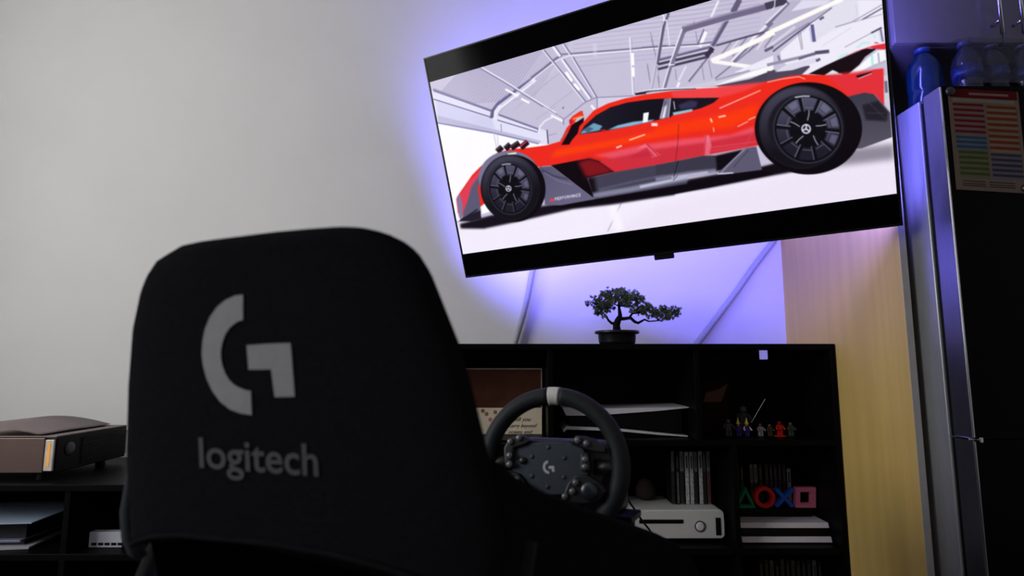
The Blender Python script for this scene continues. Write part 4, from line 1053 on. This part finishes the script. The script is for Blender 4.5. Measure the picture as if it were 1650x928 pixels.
# ------------------------------------------------------------------ low black media unit on the left
UX0, UX1, UY0, UY1, UH = -2.0, -0.74, 1.60, 2.06, 0.545
US = 0.371
mu = thing('media_unit', 'low black media unit under the projector', 'cabinet', (UX0, UY0, 0))
def mub(name, x0, x1, z0, z1, y0=0.0, y1=UY1 - UY0, m_=BLACKWOOD):
    return MB().box(x0 - UX0, x1 - UX0, y0, y1, z0, z1).build(name, m_, mu, bevel=0.0015)
mub('top_board', UX0, UX1, UH - 0.017, UH)
mub('side_board', UX0, UX0 + 0.018, 0, UH - 0.017); mub('side_board', UX1 - 0.018, UX1, 0, UH - 0.017)
mub('shelf', UX0 + 0.018, UX1 - 0.018, US - 0.017, US, 0.002); mub('shelf', UX0 + 0.018, UX1 - 0.018, 0.06, 0.078, 0.002)
XD = -1.165
mub('divider', XD - 0.008, XD + 0.008, US, UH - 0.017, 0.003, 0.44); mub('divider', XD - 0.008, XD + 0.008, 0.078, US - 0.017, 0.003, 0.44)
mub('back_board', UX0 + 0.018, UX1 - 0.018, 0.03, UH - 0.017, 0.448, 0.455); mub('plinth', UX0 + 0.018, UX1 - 0.018, 0, 0.06, 0.02, 0.04)

# projector
PY0, PY1 = 1.65, 1.95
PXR = at_y(88, 730, PY0).x
pj = thing('projector', 'bronze fronted projector with black ribbed side on the media unit', 'projector', (PXR, PY0, UH + 0.0005))
zt = at_y(88, 703, PY0).z - UH; zb = at_y(85, 763, PY0).z - UH
BRONZE = mat('bronze_front', s2l((106, 86, 80)), 0.35, metal=0.35, var=0.05)
PGREY = mat('projector_grey_top', s2l((128, 116, 113)), 0.6, spec=0.15, var=0.04)
PDARK = mat('projector_dark', (0.004, 0.0036, 0.004), 0.45, var=0.1, spec=0.15)
PL = -0.55
MB().box(PL, 0, 0.006, PY1 - PY0, zb, zt - 0.004).build('body', PDARK, pj, bevel=0.003)
MB().box(PL, 0.0, 0.004, PY1 - PY0, zt - 0.004, zt).build('top_cover', PGREY, pj, bevel=0.0015)
MB().box(PL, -0.030, 0.0, 0.0058, zb + 0.001, zt - 0.005).build('front_panel', BRONZE, pj, bevel=0.002)
# raised curved lid
lid = [(-0.44, 0.0), (0.0, 0.0)]
n = 20
prof = [(-0.34 + 0.38 * k / n, zt + 0.031 * (math.sin(math.pi * (k / n)) ** 1.0)) for k in range(n + 1)]
MB().prism([(-0.34, zt)] + prof[1:-1] + [(0.04 - 0.045, zt)], 0.008, 0.28, Matrix.Translation((-0.06, 0, 0))).build('curved_lid', PGREY, pj, smooth='auto')
wn_ = MB().box(-0.027, -0.004, -0.0005, 0.006, zb + 0.006, zt - 0.010).build('lens_window', mat('window_bezel', (0.75, 0.68, 0.6), 0.3, metal=0.3), pj, bevel=0.001)
MB().box(-0.020, -0.013, -0.0012, 0.0, zb + 0.018, zt - 0.018).build('amber_light', mat('amber', (0.5, 0.25, 0.06), 0.3, emit=(0.75, 0.32, 0.06), estr=0.55), wn_)
for k in range(13):
    z = zb + 0.012 + k * (zt - zb - 0.026) / 13
    MB().box(-0.001, 0.004, 0.10, PY1 - PY0 - 0.002, z, z + 0.0032).build('rib', PDARK, pj)
MB().lathe([(0.019, 0), (0.019, 0.002), (0.015, 0.004), (0.004, 0.004)], 24, Matrix.Translation((0.0, 0.055, (zb + zt) / 2 + 0.008)) @ Matrix.Rotation(math.pi / 2, 4, 'Y')).build('dial', mat('dial_dark', (0.03, 0.03, 0.032), 0.3), pj, smooth='auto')
for x in (PL + 0.03, -0.05):
    for y in (0.03, 0.26):
        MB().lathe([(0.014, 0), (0.012, zb + 0.001)], 12, Matrix.Translation((x, y, 0))).build('foot', BLACKPLASTIC, pj)

# network switch
a, b = at_y(143, 870, 1.655), at_y(197, 870, 1.655)
sw = thing('network_switch', 'small white network switch with a row of ports in the media unit', 'network switch', (a.x, 1.655, US + 0.0004))
SWH = at_y(160, 857.5, 1.655).z - US
MB().box(0, b.x - a.x, 0, 0.026, 0, SWH).build('case', mat('switch_white', (0.45, 0.45, 0.52), 0.5, spec=0.2, var=0.04), sw, bevel=0.0015)
for k in range(5):
    q = at_y(147.5 + k * 10.6, 876, 1.655).x - a.x
    MB().box(q, q + 0.0135, -0.0008, 0.003, 0.006, 0.0125).build('port', BLACKPLASTIC, sw)

# stack of folders in the left compartment
def sheet_thing(name, label, cat, z, h, col, cornerpx, Y, rot, L=0.30, D=0.22, rough=0.5):
    p = at_y(cornerpx[0], cornerpx[1], Y)
    t = MB().box(-L, 0, 0, D, 0, h).build(name, mat('sheet_%d_%d_%d' % col, s2l(col), rough, var=0.06), bevel=min(0.001, h / 4))
    t.location = (p.x, Y, z)
    t.rotation_euler = (0, 0, math.radians(rot))
    return tag(t, label, cat)
z = US + 0.0004
sheet_thing('notebook', 'pale thin notebook at the bottom of the stack in the media unit', 'notebook', z, 0.006, (150, 150, 156), (47, 877), 1.64, 8, D=0.25); z += 0.0064
sheet_thing('binder', 'flat black binder in the middle of the stack in the media unit', 'binder', z, 0.008, (22, 24, 28), (40, 872), 1.66, 4); z += 0.0084
sheet_thing('tablet', 'grey tablet with bright edge lying on the binder in the media unit', 'tablet', z, 0.006, (120, 124, 150), (33, 866), 1.65, 3, D=0.2, rough=0.2); z += 0.0064
sheet_thing('document_box', 'dark document box under the pale blue folder in the media unit', 'box', z, 0.046, (14, 17, 24), (44, 845), 1.67, 2); z += 0.0464
sheet_thing('paper_folder', 'pale blue paper folder on top of the stack in the media unit', 'folder', z, 0.003, (150, 166, 186), (52, 832), 1.63, 6, D=0.26)

# ------------------------------------------------------------------ racing seat
TH_, RC_ = math.radians(15), math.radians(8)
CR = Vector((math.cos(TH_), -math.sin(TH_), 0)); CF = Vector((math.sin(TH_), math.cos(TH_), 0))
CU = Vector((0, 0, 1)) * math.cos(RC_) - CF * math.sin(RC_)
CN = CR.cross(CU)
CC = at_y(480, 600, 0.76)
BASE = Vector((CC.x, CC.y, 0)) + CF * 0.1
rs = thing('racing_seat', 'black fabric racing seat seen from behind with grey logo', 'seat', BASE)
def loc(px, py):
    p = at_plane(px, py, CC, CN) - CC
    return p.dot(CR), p.dot(CU)
Lp = [loc(*p) for p in ((300, 398), (262, 420), (245, 445), (235, 470), (222, 530), (215, 620), (212, 720), (214, 790), (225, 870), (235, 960))]
Rp = [loc(*p) for p in ((600, 369), (640, 383), (670, 405), (692, 440), (720, 510), (740, 560), (762, 640), (787, 740), (803, 800), (835, 920), (850, 980))]
topb = loc(570, 367)[1]
def interp(P, b):
    P = sorted(P, key=lambda q: q[1])
    if b <= P[0][1]: return P[0][0]
    for (a0, b0), (a1, b1) in zip(P[:-1], P[1:]):
        if b <= b1: return a0 + (a1 - a0) * (b - b0) / (b1 - b0)
    return P[-1][0]
HEM = sorted([loc(*p) for p in ((205, 885), (236, 864), (270, 852), (320, 848), (450, 858), (560, 876), (640, 897), (720, 928), (860, 985))])
def hem(a):
    if a <= HEM[0][0]: return HEM[0][1]
    for (a0, b0), (a1, b1) in zip(HEM[:-1], HEM[1:]):
        if a <= a1: return b0 + (b1 - b0) * (a - a0) / (a1 - a0)
    return HEM[-1][1]
def pos(a, b, d):
    return CC + CR * a + CU * b + CN * d - BASE
TKN, NE = 0.030, 3.2
def section(b):
    aL, aR = interp(Lp, b), interp(Rp, b)
    th = TKN
    return (aL + aR) / 2, (aR - aL) / 2, th
def skin(a, b):
    c, w_, th = section(b)
    s = min(1, abs((a - c) / w_))
    return th * (1 - s ** NE) ** (1 / NE)
SEG = 48
def ring(b, shr=0.0, hemmed=None, thk=1.0):
    c, w_, th = section(b)
    w_ = max(0.01, w_ - shr)
    out = []
    for k in range(SEG):
        t = 2 * math.pi * k / SEG
        ca, sa = math.cos(t), math.sin(t)
        a = c + w_ * math.copysign(abs(ca) ** (2 / NE), ca)
        d = th * thk * math.copysign(abs(sa) ** (2 / NE), sa)
        bb = b if hemmed is None else b + (hem(a) - b) * hemmed
        out.append(pos(a, bb, d))
    return out
def loft(rings):
    vs = [p for r in rings for p in r]
    fs = []
    for i in range(len(rings) - 1):
        for k in range(SEG):
            k2 = (k + 1) % SEG
            fs.append((i * SEG + k, i * SEG + k2, (i + 1) * SEG + k2, (i + 1) * SEG + k))
    fs.append(tuple(range(SEG))[::-1]); fs.append(tuple((len(rings) - 1) * SEG + k for k in range(SEG)))
    return MB().add(vs, fs)
bl = -0.185
rings = []
tb = topb - 0.012
# rounded crown: the top edge follows the traced outline, thinning towards it
crown = [(0.0, 0.0), (0.35, 0.35), (0.65, 0.62), (0.85, 0.84), (1.0, 1.0)]
rows = [bl + (Lp[0][1] - bl) * i / 40 for i in range(41)]
for i, b in enumerate(rows):
    rings.append(ring(b))
lastb = rows[-1]
c0, w0, t0 = section(lastb)
topL = sorted([loc(*p) for p in ((300, 398), (340, 391), (400, 385), (500, 374), (560, 367.8), (585, 368), (605, 371.5), (625, 377.5), (642, 386))])
def topline(a):
    if a <= topL[0][0]: return topL[0][1]
    for (a0, b0), (a1, b1) in zip(topL[:-1], topL[1:]):
        if a <= a1: return b0 + (b1 - b0) * (a - a0) / (a1 - a0)
    return topL[-1][1]
for k, (f, thk) in enumerate(((0.5, 0.93), (0.8, 0.75), (0.95, 0.45), (1.0, 0.12))):
    b = lastb
    r = []
    c, w_, th = section(b)
    for q in range(SEG):
        t = 2 * math.pi * q / SEG
        ca, sa = math.cos(t), math.sin(t)
        a = c + (w_ - 0.004 * k) * math.copysign(abs(ca) ** (2 / NE), ca)
        d = th * thk * math.copysign(abs(sa) ** (2 / NE), sa)
        r.append(pos(a, b + (max(topline(a), b) - b) * f + 0.004 * f * (1 - abs(ca)), d))
    rings.append(r)
low = [ring(bl, 0, h_) for h_ in (1.0, 0.8, 0.6, 0.4, 0.2)]
cover = loft(low + rings).build('backrest_cover', FABRIC, rs, smooth=True)
# hem piping along the lower edge of the cover
cH, wH, _ = section(bl)
pts = []
for k in range(33):
    a = cH - wH * 0.97 + 2 * wH * 0.97 * k / 32
    pts.append(pos(a, hem(a), skin(a, bl) + 0.001))
MB().tube(pts, 0.004, 8).build('hem_piping', mat('hem_fabric', (0.008, 0.008, 0.0095), 0.95, spec=0.0), cover, smooth=True)
# emblem: open ring and hook
def on_skin(px, py, lift):
    a, b = loc(px, py)
    return pos(a, b, skin(a, b) + lift)
def emblem_strip(outer, inner, name):
    n = len(outer)
    vs = [on_skin(x, y, l) for l in (0.0014, -0.001) for P in (outer, inner) for x, y in P]
    fs = []
    for i in range(n - 1):
        fs += [(i, i + 1, n + i + 1, n + i), (2 * n + i, 3 * n + i, 3 * n + i + 1, 2 * n + i + 1), (i, 2 * n + i, 2 * n + i + 1, i + 1), (n + i, n + i + 1, 3 * n + i + 1, 3 * n + i)]
    fs += [(0, n, 3 * n, 2 * n), (n - 1, 3 * n - 1, 4 * n - 1, 2 * n - 1)]
    return MB().add(vs, fs).build(name, SILVERPRINT, cover)
def zq(L):
    return [(180 + x / 2.652, 350 + y / 2.652) for x, y in L]
outer = zq([(632, 328), (600, 332), (560, 350), (525, 378), (495, 420), (474, 470), (464, 520), (460, 570), (466, 620), (480, 672), (505, 725), (540, 770), (580, 800), (625, 816), (668, 822)])
inner = zq([(632, 432), (615, 436), (598, 446), (575, 466), (558, 492), (546, 525), (540, 556), (540, 590), (546, 620), (558, 652), (574, 678), (594, 698), (615, 710), (640, 720), (664, 724)])
emblem_strip(outer, inner, 'emblem_ring')
hook_o = zq([(648, 536), (690, 533), (735, 530), (780, 528), (828, 527), (832, 560), (836, 620), (841, 680), (846, 746)])
hook_i = zq([(656, 636), (690, 635), (715, 635), (735, 634), (749, 634), (752, 655), (756, 690), (760, 720), (764, 748)])
emblem_strip(hook_o, hook_i, 'emblem_hook')
vs, fs = text_mesh('logitech', 1.0, 0.0, 0.0, 0.012, 'LEFT')
xs = [v.x for v in vs]; x0_, x1_ = min(xs), max(xs)
tv_ = []
LHT = max(v.y for v in vs)
for v in vs:
    u = (v.x - x0_) / (x1_ - x0_)
    a0 = Vector((350, 741)).lerp(Vector((536, 754)), u)
    hgt = 46 + 3 * u
    tv_.append(on_skin(a0.x - 2.0 * v.y / LHT, a0.y - hgt * v.y / LHT, 0.0013))
MB().add(tv_, fs).build('lettering', GREYPRINT, cover)

# lower back and bolsters beneath the cover
def lring(b, shr, thk, dd):
    c, w_, th = section(max(b, bl))
    w_ = w_ - shr
    r = []
    for k in range(SEG):
        t = 2 * math.pi * k / SEG
        ca, sa = math.cos(t), math.sin(t)
        r.append(pos(c + w_ * math.copysign(abs(ca) ** (2 / NE), ca), b, dd + thk * math.copysign(abs(sa) ** (2 / NE), sa)))
    return r
loft([lring(-0.10 - 0.035 * i, 0.012 + 0.002 * i, 0.022, -0.004 - 0.012 * i * i / 30) for i in range(11)]).build('lower_back', FABRIC_DARK, rs, smooth=True)
def lp(px, py, d): 
    a, b = loc(px, py)
    return pos(a, b, d)
BOL = mat('bolster_fabric_lit', (0.030, 0.034, 0.040), 0.9, spec=0.05, var=0.2, scale=200)  # window light on the bolster is put into this paler fabric colour
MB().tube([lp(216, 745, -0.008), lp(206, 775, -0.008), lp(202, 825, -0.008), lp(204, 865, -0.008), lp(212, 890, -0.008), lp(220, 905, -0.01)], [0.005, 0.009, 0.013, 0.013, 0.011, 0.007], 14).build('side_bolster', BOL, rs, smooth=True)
# right side wing of the bucket, sweeping forward past the wheel
ridge = [(792, 742, 0.72), (815, 762, 0.75), (850, 782, 0.79), (908, 806, 0.85), (960, 824, 0.91), (1010, 842, 0.965), (1052, 857, 1.01), (1082, 872, 1.04), (1104, 892, 1.06), (1114, 915, 1.068)]
RP = [at_y(*p) for p in ridge]
vs, fs = [], []
NV = 9
for i, p in enumerate(RP):
    t = (RP[min(i + 1, len(RP) - 1)] - RP[max(i - 1, 0)]); t.z = 0; t.normalize()
    nrm = Vector((t.y, -t.x, 0))
    for k in range(NV):                       # up the outer face, over the ridge, down the inner face
        u = k / (NV - 1)
        ang = math.pi * u
        if 0 < k < NV - 1:
            q = p + nrm * 0.022 * math.cos(ang) + Vector((0, 0, 0.016 * math.sin(ang) - 0.016))
        else:
            q = Vector((p.x, p.y, 0)) + nrm * 0.024 * math.cos(ang) + Vector((0, 0, 0.30))
        vs.append(q - BASE)
for i in range(len(RP) - 1):
    for k in range(NV):
        k2 = (k + 1) % NV
        fs.append((i * NV + k, i * NV + k2, (i + 1) * NV + k2, (i + 1) * NV + k))
fs += [tuple(range(NV)), tuple((len(RP) - 1) * NV + k for k in range(NV))]
wing = MB().add(vs, fs).build('side_wing', FABRIC, rs, smooth='auto')
MB().tube([p - BASE + Vector((0, -0.010, -0.002)) for p in RP[4:]], 0.0035, 8).build('wing_piping', mat('wing_piping_fabric', (0.010, 0.009, 0.011), 0.8), wing, smooth=True)
# seat cushion
SEATZ = 0.36
def fr_pt(f, r, z):          # forward, right, height
    return Vector((CC.x, CC.y, 0)) + CF * f + CR * r + Vector((0, 0, z)) - BASE
rg = []
for i, (f, w_, z, th) in enumerate(((0.02, 0.20, 0.38, 0.03), (0.06, 0.235, 0.365, 0.045), (0.15, 0.25, 0.345, 0.055), (0.26, 0.255, 0.36, 0.058), (0.34, 0.25, 0.39, 0.055), (0.385, 0.235, 0.40, 0.042), (0.40, 0.20, 0.40, 0.02))):
    r = []
    for k in range(SEG):
        t = 2 * math.pi * k / SEG
        ca, sa = math.cos(t), math.sin(t)
        x = w_ * math.copysign(abs(ca) ** 0.6, ca)
        r.append(fr_pt(f, -0.02 + x, z + th * math.copysign(abs(sa) ** 0.6, sa) + 0.05 * (abs(x) / 0.25) ** 3))
    rg.append(r)
loft(rg).build('seat', FABRIC_DARK, rs, smooth=True)
# tubular frame
for s in (-1, 1):
    MB().tube([lp(212 if s < 0 else 830, 900, -0.05), fr_pt(-0.02, s * 0.27 - 0.02, 0.36), fr_pt(-0.06, s * 0.27 - 0.02, 0.16), fr_pt(-0.10, s * 0.27 - 0.02, 0.017), fr_pt(0.2, s * 0.27 - 0.02, 0.017), fr_pt(0.52, s * 0.26 - 0.02, 0.017)], 0.016, 12).build('frame_tube', SATINBLACK, rs, smooth=True)
    MB().tube([fr_pt(-0.02, s * 0.27 - 0.02, 0.34), fr_pt(0.2, s * 0.27 - 0.02, 0.31), fr_pt(0.40, s * 0.265 - 0.02, 0.34)], 0.014, 12).build('seat_rail', SATINBLACK, rs, smooth=True)
    MB().tube([fr_pt(0.40, s * 0.265 - 0.02, 0.34), fr_pt(0.44, s * 0.265 - 0.02, 0.18), fr_pt(0.50, s * 0.26 - 0.02, 0.02)], 0.014, 12).build('leg', SATINBLACK, rs, smooth=True)
MB().tube([fr_pt(-0.10, -0.29, 0.017), fr_pt(-0.10, 0.25, 0.017)], 0.016, 12).build('cross_tube', SATINBLACK, rs, smooth=True)

# ------------------------------------------------------------------ steering wheel and its base
WC = at_y(890, 749, 1.14)
wy, wt = math.radians(17), math.radians(9)
Wf = Vector((math.sin(wy), math.cos(wy), 0))           # away from the driver
Wr = Vector((math.cos(wy), -math.sin(wy), 0))
Wn = (-Wf * math.cos(wt) + Vector((0, 0, 1)) * math.sin(wt)).normalized()   # towards the driver
Wu = Wn.cross(Wr).normalized() * 1.0
if Wu.z < 0: Wu = -Wu
WM = Matrix(((Wr.x, -Wn.x, Wu.x, WC.x), (Wr.y, -Wn.y, Wu.y, WC.y), (Wr.z, -Wn.z, Wu.z, WC.z), (0, 0, 0, 1)))
sw_ = thing('steering_wheel', 'round sim racing steering wheel with white top marker and buttons', 'steering wheel')
sw_.matrix_world = WM           # local x right, z up, y away from the driver
K = 1.14 / 950 * 1.03
RM = 103.5 * K; TR2 = 13.6 * K
RIM = mat('rim_leather', (0.0095, 0.0115, 0.0145), 0.6, var=0.2, scale=150, bump=0.3, spec=0.25)
def arc(a0, a1, n):
    return [(RM * math.cos(math.radians(a0 + (a1 - a0) * i / n)), 0.0, RM * math.sin(math.radians(a0 + (a1 - a0) * i / n))) for i in range(n + 1)]
MB().tube(arc(95, 445, 90), TR2, 18).build('rim', RIM, sw_, smooth=True)
MB().tube(arc(85.4, 94.6, 8), TR2 * 1.03, 18).build('top_marker', mat('marker_white', (0.50, 0.485, 0.47), 0.6, var=0.03), sw_, smooth=True)
def wq(px, py):
    d = WM.inverted() @ at_plane(px, py, WC, Wn)
    return d.x, d.z
PLATE = mat('hub_plate', (0.026, 0.036, 0.050), 0.45, metal=0.2, var=0.12, scale=160)
hub_px = [(826, 722), (850, 715), (880, 712), (915, 713), (940, 722), (948, 735), (950, 760), (948, 766), (935, 766), (922, 778), (908, 797), (880, 797), (862, 790), (850, 775), (843, 765), (828, 758), (820, 740)]
hub = MB().prism([wq(*p) for p in hub_px], -0.010, 0.004).build('hub_plate', PLATE, sw_, bevel=0.002)
DK = mat('wheel_dark', (0.008, 0.008, 0.010), 0.4, var=0.2)
# rear carrier with spokes to the rim
MB().prism([wq(*p) for p in ((818, 712), (835, 704), (860, 709), (915, 709), (940, 704), (962, 712), (982, 722), (986, 745), (975, 762), (960, 800), (940, 808), (905, 806), (870, 804), (845, 800), (822, 770), (802, 758), (795, 735), (800, 716))], 0.005, 0.018).build('carrier', DK, sw_, bevel=0.003)
for a0, a1 in ((165, 195), (-15, 15), (228, 246), (294, 312)):
    am = math.radians((a0 + a1) / 2)
    e = Vector((RM * math.cos(am), 0.006, RM * math.sin(am)))
    s = Vector((0.62 * RM * math.cos(am), 0.010, 0.62 * RM * math.sin(am)))
    MB().tube([s, e], [0.017, 0.012], 8).build('spoke', DK, sw_, smooth=True)
def pod(pts, name='button_pod', y0=-0.018, y1=0.006):
    return MB().prism([wq(*p) for p in pts], y0, y1).build(name, DK, sw_, bevel=0.003)
pods = [pod([(816, 722), (824, 708), (840, 700), (852, 704), (858, 712), (846, 718), (832, 722), (826, 756), (818, 752)]),
        pod([(922, 712), (930, 703), (945, 703), (962, 708), (978, 720), (978, 730), (958, 728), (940, 722)]),
        pod([(910, 798), (918, 778), (930, 766), (946, 764), (966, 776), (978, 792), (968, 808), (940, 812), (918, 808)]),
        pod([(822, 760), (838, 762), (850, 776), (858, 792), (846, 798), (828, 786)]),
        pod([(938, 730), (950, 730), (954, 758), (946, 762), (938, 758)])]
BTN = mat('button_grey', (0.085, 0.090, 0.10), 0.25, var=0.1, spec=0.6)
RX = Matrix.Rotation(math.pi / 2, 4, 'X')
def button(px, py, r, parent, y=-0.018, h=0.005, m_=BTN, name='button'):
    x, z_ = wq(px, py)
    return MB().lathe([(r, 0), (r, h * 0.6), (r * 0.7, h), (r * 0.1, h * 1.05)], 14, Matrix.Translation((x, y, z_)) @ RX).build(name, m_, parent, smooth='auto')
for x, y, p in ((827, 712, 0), (841, 706, 0), (826, 734, 0), (826, 748, 0), (934, 710, 1), (948, 715, 1), (946, 740, 4), (946, 752, 4), (931, 777, 2), (926, 791, 2), (914, 799, 2), (838, 772, 3)):
    button(x, y, 5.0 * K, pods[p])
button(845, 742, 5.5 * K, hub, -0.010, 0.006, DK, 'joystick')
for x, y in ((886, 721), (912, 738), (911, 769), (885, 784), (860, 767), (860, 736)):
    button(x, y, 3.6 * K, hub, -0.0095, 0.0016, DK, 'screw')
for px_, py_, r in ((953, 790, 13), (845, 784, 8)):
    x, z_ = wq(px_, py_)
    MB().lathe([(r * K, 0), (r * K, 0.010), (r * 0.8 * K, 0.014), (r * 0.2 * K, 0.014)], 18, Matrix.Translation((x, -0.016, z_)) @ RX).build('rotary_knob', mat('knob_blueblack', (0.012, 0.018, 0.028), 0.3, spec=0.6), sw_, smooth='auto')
# small emblem on the hub
EM = mat('emblem_silver', (0.35, 0.37, 0.40), 0.4, var=0.04)
def hub_strip(o_, i_):
    n = len(o_)
    vs = [Vector((*[wq(x, y)[0]], -0.0104 - l, wq(x, y)[1])) for l in (0.0006, 0.0) for P in (o_, i_) for x, y in P]
    fs = []
    for i in range(n - 1):
        fs += [(i, i + 1, n + i + 1, n + i), (2 * n + i, 3 * n + i, 3 * n + i + 1, 2 * n + i + 1), (i, 2 * n + i, 2 * n + i + 1, i + 1), (n + i, n + i + 1, 3 * n + i + 1, 3 * n + i)]
    fs += [(0, n, 3 * n, 2 * n), (n - 1, 3 * n - 1, 4 * n - 1, 2 * n - 1)]
    MB().add(vs, fs).build('emblem', EM, hub)
def shr(L):    # the big emblem's outline moved onto the hub
    return [(886 + (x - 424) * 0.130, 752.5 + (y - 566) * 0.115) for x, y in L]
hub_strip(shr(outer), shr(inner)); hub_strip(shr(hook_o), shr(hook_i))

wb = thing('motor_unit', 'black motor unit behind the sim steering wheel', 'motor', (WC.x, WC.y, 0))
ax = lambda y, x=0, z=0: WM @ Vector((x, y, z)) - wb.location
MB().tube([ax(0.0185), ax(0.075)], 0.024, 16).build('shaft', DK, wb, smooth='auto')
MB().box(-0.09, 0.115, 0.075, 0.24, -0.085, 0.052, Matrix.Translation(-wb.location) @ WM).build('housing', mat('base_housing', (0.012, 0.010, 0.016), 0.4, var=0.2), wb, bevel=0.01)
for k in range(7):
    MB().box(-0.012 + k * 0.017, -0.003 + k * 0.017, 0.0735, 0.0755, 0.030, 0.042, Matrix.Translation(-wb.location) @ WM).build('vent', BLACKPLASTIC, wb)
# stand of the wheel base
zdeck = (WM @ Vector((0, 0.15, -0.086))).z
st = thing('wheel_stand', 'black tubular stand carrying the steering wheel motor', 'stand', (WC.x, WC.y, 0))
MB().box(-0.12, 0.14, 0.06, 0.26, -0.100, -0.0865, Matrix.Translation(-st.location) @ WM).build('deck', SATINBLACK, st, bevel=0.003)
for x in (-0.10, 0.12):
    pT = WM @ Vector((x, 0.16, -0.101)) - st.location
    MB().tube([pT, Vector((pT.x, pT.y + 0.03, 0.30)), Vector((pT.x, pT.y + 0.05, 0.016))], 0.016, 12).build('leg', SATINBLACK, st, smooth=True)
    MB().tube([Vector((pT.x, pT.y - 0.20, 0.016)), Vector((pT.x, pT.y + 0.22, 0.016))], 0.016, 12).build('foot', SATINBLACK, st, smooth=True)
# thin lead hanging before the disc console
P = [WM @ Vector((0.06, 0.246, -0.04)), at_y(1004, 795, 1.62), at_y(1022, 820, 1.70), at_y(1034, 838, 1.73), at_y(1046, 853, 1.75), at_y(1056, 868, 1.76)]
P += [Vector((P[-1].x + 0.02, 1.77, 0.18)), Vector((P[-1].x + 0.03, 1.77, 0.004))]
oc = P[-1].copy()
lead = MB().tube([p - oc for p in P], 0.0028, 8).build('cable', BLACKPLASTIC, smooth=True)
lead.location = oc
tag(lead, 'thin black lead hanging in front of the white disc console', 'cable')
